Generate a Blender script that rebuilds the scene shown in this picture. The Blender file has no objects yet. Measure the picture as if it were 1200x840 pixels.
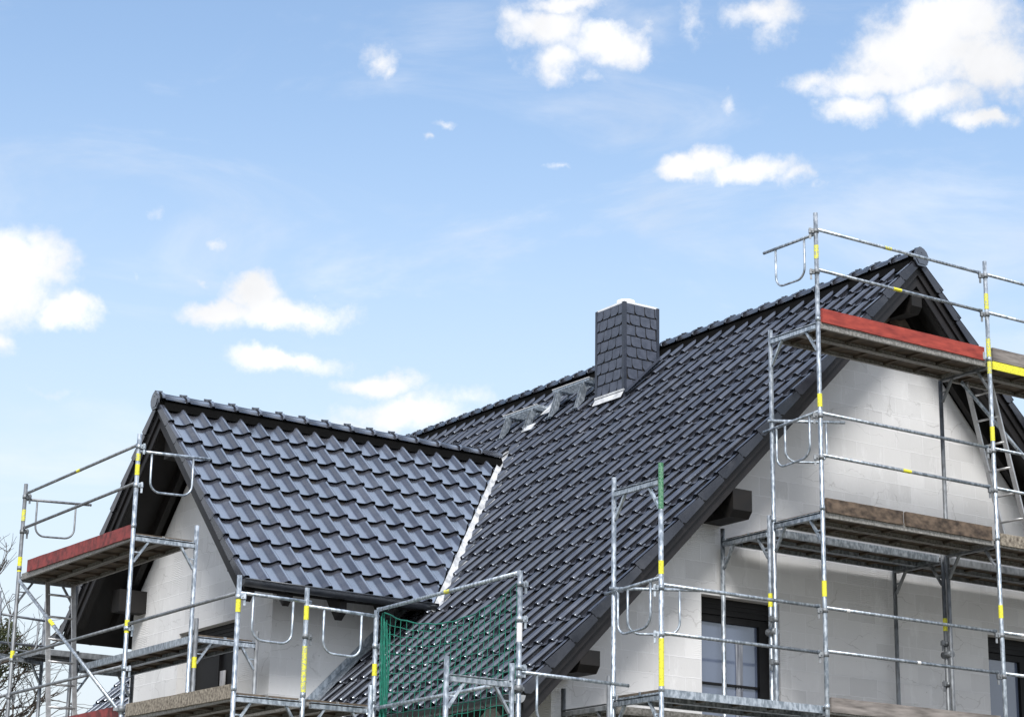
import bpy, math, random
from mathutils import Vector, Matrix, noise
random.seed(7)
S = bpy.context.scene
COL = S.collection
R = math.radians
V = Vector

# ------------------------------------------------------------------ materials
def new_mat(name):
    m = bpy.data.materials.new(name); m.use_nodes = True
    nt = m.node_tree; b = nt.nodes['Principled BSDF']
    return m, nt, b
def nd(nt, t, **kw):
    n = nt.nodes.new(t)
    for k, v in kw.items(): setattr(n, k, v)
    return n
def mottled(name, c1, c2, scale=8, rough=(.4, .6), metal=0, spec=.5, bump=.0, bscale=40, detail=4, stretch=(1, 1, 1), dist=0.002, rnd=0.0, contrast=(.35, .65), coat=0):
    m, nt, b = new_mat(name); L = nt.links.new
    g = nd(nt, 'ShaderNodeNewGeometry')
    mp = nd(nt, 'ShaderNodeMapping'); mp.inputs['Scale'].default_value = stretch
    L(g.outputs['Position'], mp.inputs['Vector'])
    n = nd(nt, 'ShaderNodeTexNoise'); n.inputs['Scale'].default_value = scale; n.inputs['Detail'].default_value = detail
    L(mp.outputs[0], n.inputs['Vector'])
    r = nd(nt, 'ShaderNodeMapRange'); r.inputs['From Min'].default_value = contrast[0]; r.inputs['From Max'].default_value = contrast[1]
    L(n.outputs['Fac'], r.inputs['Value'])
    mx = nd(nt, 'ShaderNodeMix', data_type='RGBA')
    mx.inputs['A'].default_value = (*c1, 1); mx.inputs['B'].default_value = (*c2, 1)
    L(r.outputs[0], mx.inputs['Factor'])
    out = mx.outputs['Result']
    if rnd:
        oi = nd(nt, 'ShaderNodeObjectInfo'); rr = nd(nt, 'ShaderNodeMapRange')
        rr.inputs['To Min'].default_value = 1 - rnd; rr.inputs['To Max'].default_value = 1 + rnd
        L(oi.outputs['Random'], rr.inputs['Value'])
        vm = nd(nt, 'ShaderNodeVectorMath', operation='SCALE'); L(out, vm.inputs[0]); L(rr.outputs[0], vm.inputs['Scale']); out = vm.outputs[0]
    L(out, b.inputs['Base Color'])
    rg = nd(nt, 'ShaderNodeMapRange'); rg.inputs['To Min'].default_value = rough[0]; rg.inputs['To Max'].default_value = rough[1]
    L(n.outputs['Fac'], rg.inputs['Value']); L(rg.outputs[0], b.inputs['Roughness'])
    b.inputs['Metallic'].default_value = metal; b.inputs['Specular IOR Level'].default_value = spec
    b.inputs['Coat Weight'].default_value = coat; b.inputs['Coat Roughness'].default_value = .15
    if bump:
        n2 = nd(nt, 'ShaderNodeTexNoise'); n2.inputs['Scale'].default_value = bscale; n2.inputs['Detail'].default_value = 5
        L(mp.outputs[0], n2.inputs['Vector'])
        bp = nd(nt, 'ShaderNodeBump'); bp.inputs['Strength'].default_value = bump; bp.inputs['Distance'].default_value = dist
        L(n2.outputs['Fac'], bp.inputs['Height']); L(bp.outputs[0], b.inputs['Normal'])
    return m

def tile_material():
    m = mottled('anthracite_tile', (.026, .027, .035), (.044, .046, .056), scale=5, rough=(.14, .30), spec=.5, bump=.2, bscale=90, dist=.0015, detail=6)
    nt = m.node_tree; L = nt.links.new; b = nt.nodes['Principled BSDF']
    at = nd(nt, 'ShaderNodeAttribute', attribute_name='tint')
    b.inputs['IOR'].default_value = 2.3; b.inputs['Specular Tint'].default_value = (.80, .89, 1.0, 1)
    src = b.inputs['Base Color'].links[0].from_socket
    vm = nd(nt, 'ShaderNodeVectorMath', operation='SCALE'); L(src, vm.inputs[0]); L(at.outputs['Fac'], vm.inputs['Scale'])
    # fine dust specks and lichen dots
    g = nd(nt, 'ShaderNodeNewGeometry'); nz = nd(nt, 'ShaderNodeTexNoise'); nz.inputs['Scale'].default_value = 2.2; nz.inputs['Detail'].default_value = 8; nz.inputs['Roughness'].default_value = .7
    L(g.outputs['Position'], nz.inputs['Vector'])
    mr = nd(nt, 'ShaderNodeMapRange'); mr.inputs['From Min'].default_value = .52; mr.inputs['From Max'].default_value = .75; mr.inputs['To Max'].default_value = .35
    L(nz.outputs['Fac'], mr.inputs['Value'])
    mx = nd(nt, 'ShaderNodeMix', data_type='RGBA'); mx.inputs['B'].default_value = (.15, .15, .16, 1)
    L(mr.outputs[0], mx.inputs['Factor']); L(vm.outputs[0], mx.inputs['A']); L(mx.outputs['Result'], b.inputs['Base Color'])
    return m

def wall_material():
    m, nt, b = new_mat('aerated_block'); L = nt.links.new
    g = nd(nt, 'ShaderNodeNewGeometry'); sp = nd(nt, 'ShaderNodeSeparateXYZ'); L(g.outputs['Position'], sp.inputs[0])
    ad = nd(nt, 'ShaderNodeMath', operation='ADD'); L(sp.outputs[0], ad.inputs[0]); L(sp.outputs[1], ad.inputs[1])
    cb = nd(nt, 'ShaderNodeCombineXYZ'); L(ad.outputs[0], cb.inputs[0]); L(sp.outputs[2], cb.inputs[1])
    wn = nd(nt, 'ShaderNodeTexNoise'); wn.inputs['Scale'].default_value = 14; L(g.outputs['Position'], wn.inputs['Vector'])
    vm = nd(nt, 'ShaderNodeVectorMath', operation='SCALE'); vm.inputs['Scale'].default_value = .022; L(wn.outputs['Color'], vm.inputs[0])
    va = nd(nt, 'ShaderNodeVectorMath', operation='ADD'); L(cb.outputs[0], va.inputs[0]); L(vm.outputs[0], va.inputs[1])
    br = nd(nt, 'ShaderNodeTexBrick'); L(va.outputs[0], br.inputs['Vector'])
    br.inputs['Scale'].default_value = 1; br.inputs['Brick Width'].default_value = .42; br.inputs['Row Height'].default_value = .208
    br.inputs['Mortar Size'].default_value = .007; br.inputs['Mortar Smooth'].default_value = .6
    br.inputs['Color1'].default_value = (.63, .63, .63, 1); br.inputs['Color2'].default_value = (.75, .75, .75, 1); br.inputs['Mortar'].default_value = (.76, .76, .77, 1)
    # smeared filler in broad light and grey streaks
    n1 = nd(nt, 'ShaderNodeTexNoise'); n1.inputs['Scale'].default_value = 1.6; n1.inputs['Detail'].default_value = 8; n1.inputs['Roughness'].default_value = .62; n1.inputs['Distortion'].default_value = .8
    L(g.outputs['Position'], n1.inputs['Vector'])
    r1 = nd(nt, 'ShaderNodeMapRange'); r1.inputs['From Min'].default_value = .44; r1.inputs['From Max'].default_value = .62; r1.inputs['To Max'].default_value = .55
    L(n1.outputs['Fac'], r1.inputs['Value'])
    m1 = nd(nt, 'ShaderNodeMix', data_type='RGBA'); L(r1.outputs[0], m1.inputs['Factor']); L(br.outputs['Color'], m1.inputs['A']); m1.inputs['B'].default_value = (.70, .70, .70, 1)
    mpp = nd(nt, 'ShaderNodeMapping'); mpp.inputs['Scale'].default_value = (1, 1, .35); L(g.outputs['Position'], mpp.inputs['Vector'])
    n2 = nd(nt, 'ShaderNodeTexNoise'); n2.inputs['Scale'].default_value = 7; n2.inputs['Detail'].default_value = 10; n2.inputs['Roughness'].default_value = .7
    L(mpp.outputs[0], n2.inputs['Vector'])
    r2 = nd(nt, 'ShaderNodeMapRange'); r2.inputs['From Min'].default_value = .55; r2.inputs['From Max'].default_value = .72; r2.inputs['To Max'].default_value = .7
    L(n2.outputs['Fac'], r2.inputs['Value'])
    m2 = nd(nt, 'ShaderNodeMix', data_type='RGBA'); L(r2.outputs[0], m2.inputs['Factor']); L(m1.outputs['Result'], m2.inputs['A']); m2.inputs['B'].default_value = (.84, .845, .85, 1)
    n3 = nd(nt, 'ShaderNodeTexNoise'); n3.inputs['Scale'].default_value = 28; n3.inputs['Detail'].default_value = 3
    L(g.outputs['Position'], n3.inputs['Vector'])
    r3 = nd(nt, 'ShaderNodeMapRange'); r3.inputs['From Min'].default_value = .69; r3.inputs['From Max'].default_value = .75; r3.inputs['To Max'].default_value = .5
    L(n3.outputs['Fac'], r3.inputs['Value'])
    m3 = nd(nt, 'ShaderNodeMix', data_type='RGBA'); L(r3.outputs[0], m3.inputs['Factor']); L(m2.outputs['Result'], m3.inputs['A']); m3.inputs['B'].default_value = (.3, .29, .27, 1)
    # a few hairline cracks and joints
    nw_ = nd(nt, 'ShaderNodeTexNoise'); nw_.inputs['Scale'].default_value = 2.2; nw_.inputs['Detail'].default_value = 6; L(g.outputs['Position'], nw_.inputs['Vector'])
    vs_ = nd(nt, 'ShaderNodeVectorMath', operation='SCALE'); vs_.inputs['Scale'].default_value = .55; L(nw_.outputs['Color'], vs_.inputs[0])
    va_ = nd(nt, 'ShaderNodeVectorMath', operation='ADD'); L(g.outputs['Position'], va_.inputs[0]); L(vs_.outputs[0], va_.inputs[1])
    mp_ = nd(nt, 'ShaderNodeMapping'); mp_.inputs['Scale'].default_value = (.8, .8, 2.0); L(va_.outputs[0], mp_.inputs['Vector'])
    vo = nd(nt, 'ShaderNodeTexVoronoi', feature='DISTANCE_TO_EDGE'); vo.inputs['Scale'].default_value = 1.1; L(mp_.outputs[0], vo.inputs['Vector'])
    vr = nd(nt, 'ShaderNodeMapRange'); vr.inputs['From Min'].default_value = .0; vr.inputs['From Max'].default_value = .010; vr.inputs['To Min'].default_value = 1; vr.inputs['To Max'].default_value = 0; L(vo.outputs['Distance'], vr.inputs['Value'])
    vk = nd(nt, 'ShaderNodeMapRange'); vk.inputs['From Min'].default_value = .47; vk.inputs['From Max'].default_value = .56; vk.inputs['To Max'].default_value = .42; L(n1.outputs['Fac'], vk.inputs['Value'])
    vm_ = nd(nt, 'ShaderNodeMath', operation='MULTIPLY'); L(vr.outputs[0], vm_.inputs[0]); L(vk.outputs[0], vm_.inputs[1])
    m4 = nd(nt, 'ShaderNodeMix', data_type='RGBA'); L(vm_.outputs[0], m4.inputs['Factor']); L(m3.outputs['Result'], m4.inputs['A']); m4.inputs['B'].default_value = (.28, .27, .26, 1)
    # horizontal trowel grooves in patches
    wv = nd(nt, 'ShaderNodeTexWave', wave_type='BANDS', bands_direction='Z'); wv.inputs['Scale'].default_value = 14; wv.inputs['Distortion'].default_value = 5; wv.inputs['Detail'].default_value = 2
    L(g.outputs['Position'], wv.inputs['Vector'])
    n4 = nd(nt, 'ShaderNodeTexNoise'); n4.inputs['Scale'].default_value = 1.1; L(g.outputs['Position'], n4.inputs['Vector'])
    r4 = nd(nt, 'ShaderNodeMapRange'); r4.inputs['From Min'].default_value = .60; r4.inputs['From Max'].default_value = .68
    L(n4.outputs['Fac'], r4.inputs['Value'])
    mu = nd(nt, 'ShaderNodeMath', operation='MULTIPLY'); L(wv.outputs['Fac'], mu.inputs[0]); L(r4.outputs[0], mu.inputs[1])
    s1 = nd(nt, 'ShaderNodeMath', operation='MULTIPLY_ADD'); L(br.outputs['Fac'], s1.inputs[0]); s1.inputs[1].default_value = .5; L(mu.outputs[0], s1.inputs[2])
    s2 = nd(nt, 'ShaderNodeMath', operation='MULTIPLY_ADD'); L(n2.outputs['Fac'], s2.inputs[0]); s2.inputs[1].default_value = 1.5; L(s1.outputs[0], s2.inputs[2])
    bp = nd(nt, 'ShaderNodeBump'); bp.inputs['Strength'].default_value = .6; bp.inputs['Distance'].default_value = .004
    L(s2.outputs[0], bp.inputs['Height']); L(bp.outputs[0], b.inputs['Normal'])
    L(m4.outputs['Result'], b.inputs['Base Color']); b.inputs['Roughness'].default_value = .9; b.inputs['Specular IOR Level'].default_value = .2
    return m

M = {}
M['tile'] = tile_material()
M['wall'] = wall_material()
M['tile_side'] = M['tile'].copy(); M['tile_side'].node_tree.nodes['Principled BSDF'].inputs['IOR'].default_value = 1.55
M['galv'] = mottled('galvanised_steel', (.25, .29, .33), (.54, .59, .64), scale=30, detail=8, contrast=(.40, .62), rough=(.28, .6), metal=.7, bump=.3, bscale=120, rnd=.18, stretch=(1, 1, .5))
M['galv_old'] = mottled('dull_steel', (.17, .18, .19), (.30, .32, .34), scale=20, rough=(.45, .7), metal=.6, bump=.3, bscale=120, rnd=.15, stretch=(1, 1, .5))
M['alu'] = mottled('aluminium', (.50, .50, .50), (.62, .62, .62), scale=15, rough=(.35, .5), metal=.8, rnd=.05)
M['sheet'] = mottled('lead_sheet', (.36, .37, .38), (.66, .67, .68), scale=7, contrast=(.36, .6), rough=(.35, .65), metal=.1, bump=.6, bscale=18, dist=.004)
M['galv_dark'] = mottled('stained_zinc', (.10, .11, .12), (.46, .49, .52), scale=16, rough=(.35, .7), metal=.5, bump=.5, bscale=60, contrast=(.42, .62))
M['yellow'] = mottled('yellow_paint', (.50, .45, .04), (.80, .76, .05), scale=60, rough=(.5, .7), contrast=(.3, .5))
M['worn_yellow'] = mottled('worn_yellow_paint', (.33, .36, .33), (.72, .70, .06), scale=70, rough=(.5, .7), contrast=(.42, .5))
M['white_band'] = mottled('white_paint', (.72, .72, .72), (.8, .8, .8), scale=60, rough=(.5, .7))
M['green'] = mottled('green_paint', (.015, .15, .055), (.16, .30, .20), scale=70, rough=(.5, .7))
M['net'] = mottled('green_cord', (.005, .13, .09), (.012, .21, .145), scale=30, rough=(.6, .8))
M['red'] = mottled('red_paint_wood', (.20, .022, .016), (.40, .060, .040), scale=16, rough=(.55, .8), bump=.7, bscale=40, stretch=(.35, 1, 1.4), detail=9, contrast=(.3, .68))
M['darkred'] = mottled('old_red_paint_wood', (.075, .014, .014), (.26, .045, .042), scale=13, rough=(.6, .8), bump=.6, bscale=25, contrast=(.3, .6))
M['wood'] = mottled('weathered_plank', (.030, .021, .015), (.16, .115, .082), scale=17, rough=(.8, .95), bump=.8, bscale=30, contrast=(.32, .68), detail=8, stretch=(.6, .6, 1))
M['lichen_wood'] = mottled('lichen_plank', (.075, .06, .045), (.34, .30, .24), scale=30, rough=(.85, .95), bump=.9, bscale=45, contrast=(.3, .66), detail=9)
M['greywood'] = mottled('grey_plank', (.09, .08, .072), (.30, .27, .25), scale=11, rough=(.8, .95), bump=.8, bscale=30, contrast=(.3, .68), detail=8, stretch=(.3, .6, 2))
M['plywood'] = mottled('deck_plywood', (.055, .042, .030), (.13, .10, .072), scale=10, rough=(.7, .9), bump=.3, bscale=40)
M['decksteel'] = mottled('deck_edge_steel', (.17, .165, .15), (.36, .35, .33), scale=40, rough=(.5, .75), metal=.35, bump=.4, bscale=60)
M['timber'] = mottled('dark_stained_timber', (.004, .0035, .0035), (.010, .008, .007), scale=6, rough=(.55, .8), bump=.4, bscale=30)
M['barge'] = mottled('barge_board_paint', (.007, .0065, .0075), (.014, .012, .013), scale=6, rough=(.5, .65), bump=.2, bscale=50)
M['vent'] = mottled('ridge_vent_strip', (.002, .002, .002), (.004, .004, .004), scale=30, rough=(.9, 1), spec=.1)
M['gutter'] = mottled('anthracite_metal', (.040, .045, .055), (.065, .07, .08), scale=8, rough=(.25, .4), metal=.3, spec=.6)
M['slate'] = mottled('slate_shingle', (.050, .060, .085), (.080, .092, .125), scale=12, rough=(.45, .6), bump=.3, bscale=60)
M['trim'] = mottled('slate_corner_trim', (.025, .032, .048), (.036, .042, .06), scale=12, rough=(.4, .5))
M['capwhite'] = mottled('white_mortar', (.72, .73, .74), (.82, .83, .84), scale=12, rough=(.7, .9), bump=.3)
M['frame'] = mottled('anthracite_frame', (.004, .004, .005), (.008, .008, .009), scale=6, rough=(.5, .65), spec=.3)
M['curtain'] = mottled('curtain_cloth', (.12, .13, .16), (.30, .32, .36), scale=4, rough=(.8, .9), stretch=(6, 6, .5))
M['curtain_light'] = mottled('pale_curtain', (.22, .22, .23), (.50, .50, .51), scale=5, rough=(.8, .9), stretch=(6, 6, .5))
M['bark'] = mottled('bark', (.045, .035, .028), (.09, .075, .06), scale=8, rough=(.8, .95), bump=.5)
M['leaf'] = mottled('leaves', (.030, .040, .012), (.075, .085, .025), scale=3, rough=(.6, .8), rnd=.1)
M['ground'] = mottled('grassy_earth', (.10, .10, .075), (.22, .20, .16), scale=.6, rough=(.9, 1), bump=.4, bscale=8, dist=.02)
M['dark'] = mottled('interior_dark', (.01, .01, .01), (.015, .014, .013), scale=5, rough=(.8, .9))
def glass_material():
    m, nt, b = new_mat('window_glass')
    b.inputs['Base Color'].default_value = (.13, .16, .235, 1); b.inputs['Roughness'].default_value = .04
    b.inputs['Specular IOR Level'].default_value = 1.0; b.inputs['Coat Weight'].default_value = .6; b.inputs['Coat Roughness'].default_value = .02
    nt2 = nt; n = nd(nt, 'ShaderNodeTexNoise'); n.inputs['Scale'].default_value = 1.5
    bp = nd(nt, 'ShaderNodeBump'); bp.inputs['Strength'].default_value = .35; bp.inputs['Distance'].default_value = .012
    nt.links.new(n.outputs['Fac'], bp.inputs['Height']); nt.links.new(bp.outputs[0], b.inputs['Normal'])
    return m
M['glass'] = glass_material()

# ------------------------------------------------------------------ object helpers
WL = {}
class MB:
    def __init__(s): s.v = []; s.f = []; s.sm = []; s.tint = None
    def add(s, vs, fs, smooth=False):
        o = len(s.v); s.v += [tuple(p) for p in vs]; s.f += [tuple(i + o for i in f) for f in fs]; s.sm += [smooth] * len(fs); return s
    def box(s, a, b):
        x0, y0, z0 = [min(a[i], b[i]) for i in range(3)]; x1, y1, z1 = [max(a[i], b[i]) for i in range(3)]
        return s.add([(x0,y0,z0),(x1,y0,z0),(x1,y1,z0),(x0,y1,z0),(x0,y0,z1),(x1,y0,z1),(x1,y1,z1),(x0,y1,z1)],
              [(0,3,2,1),(4,5,6,7),(0,1,5,4),(1,2,6,5),(2,3,7,6),(3,0,4,7)])
    def beam(s, p, q, w, h, up=(0,0,1)):      # rectangular bar from p to q
        p = V(p); q = V(q); d = (q - p).normalized(); sd = d.cross(V(up)); 
        if sd.length < 1e-4: sd = d.cross(V((1,0,0)))
        sd.normalize(); u = sd.cross(d).normalized()
        c = [(-w/2,-h/2),(w/2,-h/2),(w/2,h/2),(-w/2,h/2)]
        return s.add([p + sd*a + u*b for a, b in c] + [q + sd*a + u*b for a, b in c], [(3,2,1,0),(4,5,6,7),(0,1,5,4),(1,2,6,5),(2,3,7,6),(3,0,4,7)])
    def prism(s, poly, ext):
        n = len(poly); e = V(ext); P = [V(p) for p in poly]
        return s.add(P + [p + e for p in P], [tuple(range(n))[::-1], tuple(range(n, 2*n))] + [(i, (i+1) % n, (i+1) % n + n, i + n) for i in range(n)])
    def tube(s, pts, r, seg=10, r2=None, caps=True):
        pts = [V(p) for p in pts]; n = len(pts); rings = []; prev = None
        for i, p in enumerate(pts):
            d = (pts[min(i+1, n-1)] - pts[max(i-1, 0)]).normalized()
            if prev is None:
                a = d.cross(V((0,0,1)));  a = a if a.length > 1e-3 else d.cross(V((1,0,0)))
            else: a = prev - d * prev.dot(d)
            a.normalize(); prev = a; b = d.cross(a)
            rr = r if r2 is None else r + (r2 - r) * i / max(1, n-1)
            rings.append([p + a*math.cos(2*math.pi*k/seg)*rr + b*math.sin(2*math.pi*k/seg)*rr for k in range(seg)])
        vs = [q for rg in rings for q in rg]; fs = []
        for i in range(n-1):
            for k in range(seg): fs.append((i*seg+k, i*seg+(k+1) % seg, (i+1)*seg+(k+1) % seg, (i+1)*seg+k))
        s.add(vs, fs, True)
        if caps:
            o = len(s.v) - len(vs)
            s.f.append(tuple(o + k for k in range(seg))[::-1]); s.f.append(tuple(o + (n-1)*seg + k for k in range(seg))); s.sm += [False, False]
        return s
    def build(s, name, mat, parent=None, label=None):
        me = bpy.data.meshes.new(name)
        n = len(s.v); lo = [min(p[i] for p in s.v) for i in range(3)]; hi = [max(p[i] for p in s.v) for i in range(3)]
        c = V([(lo[i]+hi[i])/2 for i in range(3)])
        if parent is None: c.z = lo[2]
        me.from_pydata([V(p) - c for p in s.v], [], s.f); me.validate(clean_customdata=False)
        me.polygons.foreach_set('use_smooth', s.sm[:len(me.polygons)])
        if s.tint is not None:
            at = me.attributes.new('tint', 'FLOAT', 'POINT'); at.data.foreach_set('value', s.tint)
        me.materials.append(M[mat] if isinstance(mat, str) else mat)
        o = bpy.data.objects.new(name, me); COL.objects.link(o)
        WL[o.name] = c
        if parent is not None: o.parent = parent; o.location = c - WL[parent.name]
        else: o.location = c
        if label: o['label'] = label
        return o
def thing(name, loc, label, cat, group=None):
    o = bpy.data.objects.new(name, None); COL.objects.link(o); o.location = loc; o.empty_display_size = .3
    WL[o.name] = V(loc); o['label'] = label; o['category'] = cat
    if group: o['group'] = group
    return o

# ------------------------------------------------------------------ dimensions (metres, taken from the photograph's perspective)
RX, RZ = 17.03, 9.70            # main ridge
YV, YW, YF = 16.90, 17.50, 29.90    # near verge, gable wall, far verge
EX = 11.52                      # main eave
TR = 1.05                       # slope of the right-hand side
WY, WZ = 23.58, 8.33            # wing ridge
WX, WWX = 10.55, 11.29          # wing verge, wing gable wall
WE = 20.97                      # wing eave (near side)
WS = 21.66                      # wing side wall
CO = .2725 * math.sqrt(2)       # course length along the slope
TW = .264                       # tile width
def zmain(x): return RZ - (RX - x) if x <= RX else RZ - (x - RX) * TR
def zwing(y): return WZ - abs(y - WY)

house = thing('house', (RX, YW, 0), 'unrendered pale block house with dark tiled roof, side wing and slate-clad chimney', 'house')

# ---- roof tiles --------------------------------------------------------------
PROF = [(0,-.010),(.012,-.002),(.03,.001),(.14,.000),(.30,.001),(.42,.004),(.50,.010),(.57,.021),(.64,.035),(.70,.046),(.76,.053),(.81,.055),(.86,.053),(.90,.047),(.935,.037),(.955,.025)]
UNDER = [(.955,.025),(.945,.020),(.905,.004),(.90,-.012)]
HR = .055
def tile_field(mb, O, U, Vv, N, ncol, nrow, rowlen, start=0.0, skip=None, vtop=None, first_roll=False, last_verge=False, lip=0):
    """O = left end of the eave line (looking up the slope), U to the right, Vv up the slope."""
    tint = mb.tint if mb.tint is not None else []
    cols = []
    if first_roll: cols.append((-TW * 1.0, .60))
    cols += [(start + i * TW, 0.0) for i in range(ncol)]
    total = (nrow) * rowlen
    for r in range(nrow):
        v0 = r * rowlen
        vend = v0 + rowlen + .05
        if vtop is not None: vend = min(vend, vtop)
        for ci, (u0, s0) in enumerate(cols):
            cen = O + U * (u0 + TW * .5) + Vv * (v0 + rowlen * .5)
            if skip and skip(cen): continue
            pr = [p for p in PROF if p[0] >= s0]
            if last_verge and ci == len(cols) - 1: pr = [p for p in pr if p[0] <= .91]
            j = (random.uniform(-.003, .003), random.uniform(-.004, .004), random.uniform(-.006, .006))
            vs = []
            rows = [(v0, -.006), (v0 + .009, -.0018), (v0 + .020, 0), (v0 + .036, 0), (vend, 0)] if lip else [(v0, 0), (v0 + rowlen*.5, 0), (vend, 0)]
            for vv, dh in rows:
                lift = .018 - .036 * (vv - v0) / rowlen
                for sx, h in pr:
                    hh = h - HR + lift + dh * max(.5, min(1, (.66 - sx) / .12)) + j[1]
                    vs.append(O + U * (u0 + sx * TW + j[0]) + Vv * (vv + j[2]) + N * hh)
            n = len(pr); fs = []
            for a in range(len(rows) - 1):
                for b_ in range(n - 1): fs.append((a*n+b_, a*n+b_+1, (a+1)*n+b_+1, (a+1)*n+b_))
            base = len(mb.v)
            mb.add(vs, fs, True)
            if not (last_verge and ci == len(cols) - 1):
                us = []
                for vv, dh in ((v0, 0), (vend, 0)):
                    lift = .018 - .036 * (vv - v0) / rowlen
                    for sx, h in UNDER: us.append(O + U * (u0 + sx * TW + j[0]) + Vv * (vv + j[2]) + N * (h - HR + lift + j[1]))
                k4 = len(UNDER); mb.add(us, [(a, a+1, k4+a+1, k4+a) for a in range(k4-1)], False)
            # front lip
            fv = []
            for k in range(n): fv.append(V(vs[k])); 
            for k in range(n): fv.append(V(vs[k]) - N * .030 + Vv * .022)
            mb.add(fv, [(k+1, k, n+k, n+k+1) for k in range(n-1)], False)
            t = random.gauss(1, .16); tint += [t] * (len(mb.v) - base)
    mb.tint = tint
def flank(mb, A, Vv, N, outd, nrow, rowlen, drop=.115, th=.012):
    """verge flaps of the edge tiles; A = eave point on the outer roll edge"""
    tint = mb.tint if mb.tint is not None else []
    for r in range(nrow):
        v0 = r * rowlen; v1 = v0 + rowlen - .012
        base = len(mb.v)
        h0 = .004; h1 = -.032
        P = [A + Vv*v0 + N*h0, A + Vv*(v1+.02) + N*h1, A + Vv*(v1+.02) + N*(h1 - drop + .036), A + Vv*(v0+.045) + N*(h0-drop), A + Vv*v0 + N*(h0-drop*.62)]
        mb.prism(P, outd * th)
        t = random.gauss(1, .16); tint += [t] * (len(mb.v) - base)
    mb.tint = tint

def flank_part(*a):
    f = MB(); flank(f, *a); f.build('verge_flaps', 'tile_side', house)

def cut(mb, planes, kill):
    """split a tile mesh along vertical planes and drop the faces whose centre 'kill' selects"""
    import bmesh
    bm = bmesh.new(); tl = bm.verts.layers.float.new('tint')
    vs = []
    for i, p in enumerate(mb.v):
        a = bm.verts.new(p); a[tl] = mb.tint[i]; vs.append(a)
    for f, s_ in zip(mb.f, mb.sm):
        try: g = bm.faces.new([vs[i] for i in f]); g.smooth = s_
        except ValueError: pass
    for co, no in planes:
        bmesh.ops.bisect_plane(bm, geom=bm.verts[:] + bm.edges[:] + bm.faces[:], plane_co=co, plane_no=no, dist=1e-5)
    dead = [f for f in bm.faces if kill(f.calc_center_median())]
    bmesh.ops.delete(bm, geom=dead, context='FACES')
    loose = [v for v in bm.verts if not v.link_faces]
    bmesh.ops.delete(bm, geom=loose, context='VERTS')
    bm.verts.index_update()
    out = MB(); out.v = [tuple(v.co) for v in bm.verts]; out.tint = [v[tl] for v in bm.verts]
    out.f = [tuple(v.index for v in f.verts) for f in bm.faces]; out.sm = [f.smooth for f in bm.faces]
    bm.free(); return out
q2 = 1 / math.sqrt(2)
# main roof, left slope (looking up = +x, right = -y)
Vm = V((q2, 0, q2)); Nm = V((-q2, 0, q2)); Um = V((0, -1, 0))
nrow_m = 20
ncm = int((YF - YV) / TW)
start = (YF - YV) - ncm * TW
Om = V((EX, YF, zmain(EX)))
topm = (RX - .10 - EX) * math.sqrt(2)
tm = MB()
tile_field(tm, Om, Um, Vm, Nm, ncm, nrow_m, CO, start=start, vtop=topm, last_verge=True, lip=1)
flank_part(V((EX, YV + .02, zmain(EX))), Vm, Nm, V((0, -1, 0)), nrow_m, CO)
GM, GW = .15, .03
def ky(p): return WY - abs(p.y - WY)
def kill_main(p):
    y = ky(p)
    if y > WS + .04 and p.x < 13.0: return True
    return p.x >= 12.95 and p.x < (y - 7.92 + GM) and y > 20.6
tm = cut(tm, [((y0 := WY - 7.92 + GM, WY, 0), (1, -1, 0)), ((WY - 7.92 + GM, WY, 0), (1, 1, 0)), ((12.95, 0, 0), (1, 0, 0)), ((0, WS + .04, 0), (0, 1, 0)), ((0, 2*WY - WS - .04, 0), (0, 1, 0))], kill_main)
roof_m = tm.build('roof_tiles', 'tile', house)
# main roof, right slope (looking up = -x, right = +y)
d = math.hypot(1, TR); Vr = V((-1/d, 0, TR/d)); Nr = V((TR/d, 0, 1/d)); Ur = V((0, 1, 0))
ER = RX + 19 * .2725 + .1
tr = MB(); COR = .2725 * d
tile_field(tr, V((ER, YV + .10, zmain(ER))), Ur, Vr, Nr, ncm - 1, 20, COR, start=0, vtop=(ER - RX - .13) * d, first_roll=True)
flank_part(V((ER, YV + .02, zmain(ER))), Vr, Nr, V((0, -1, 0)), 19, COR)
tr.build('roof_tiles', 'tile', house)
# wing, near slope (looking up = +y, right = +x)
Vw = V((0, q2, q2)); Nw = V((0, -q2, q2)); Uw = V((1, 0, 0)); COW = .278 * math.sqrt(2)
topw = (WY - .11 - WE) * math.sqrt(2)
tw = MB()
tile_field(tw, V((WX + .10, WE, zwing(WE))), Uw, Vw, Nw, 21, 9, COW, vtop=topw, first_roll=True)
flank_part(V((WX + .02, WE, zwing(WE))), Vw, Nw, V((-1, 0, 0)), 9, COW)
def kill_wing(p): return p.x > (ky(p) - 7.92 - GW)
tw = cut(tw, [((WY - 7.92 - GW, WY, 0), (1, -1, 0))], kill_wing)
tw.build('roof_tiles', 'tile', house)
# wing, far slope (looking up = -y, right = -x)
WF = 2 * WY - WE
tf = MB(); Vf = V((0, -q2, q2)); Nf = V((0, q2, q2)); Uf = V((-1, 0, 0))
tile_field(tf, V((WX + 21 * TW, WF, zwing(WF))), Uf, Vf, Nf, 21, 9, COW, vtop=topw, last_verge=True)
flank_part(V((WX + .02, WF, zwing(WF))), Vf, Nf, V((-1, 0, 0)), 9, COW)
tf = cut(tf, [((WY - 7.92 - GW, WY, 0), (1, 1, 0))], kill_wing)
tf.build('roof_tiles', 'tile', house)

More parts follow.
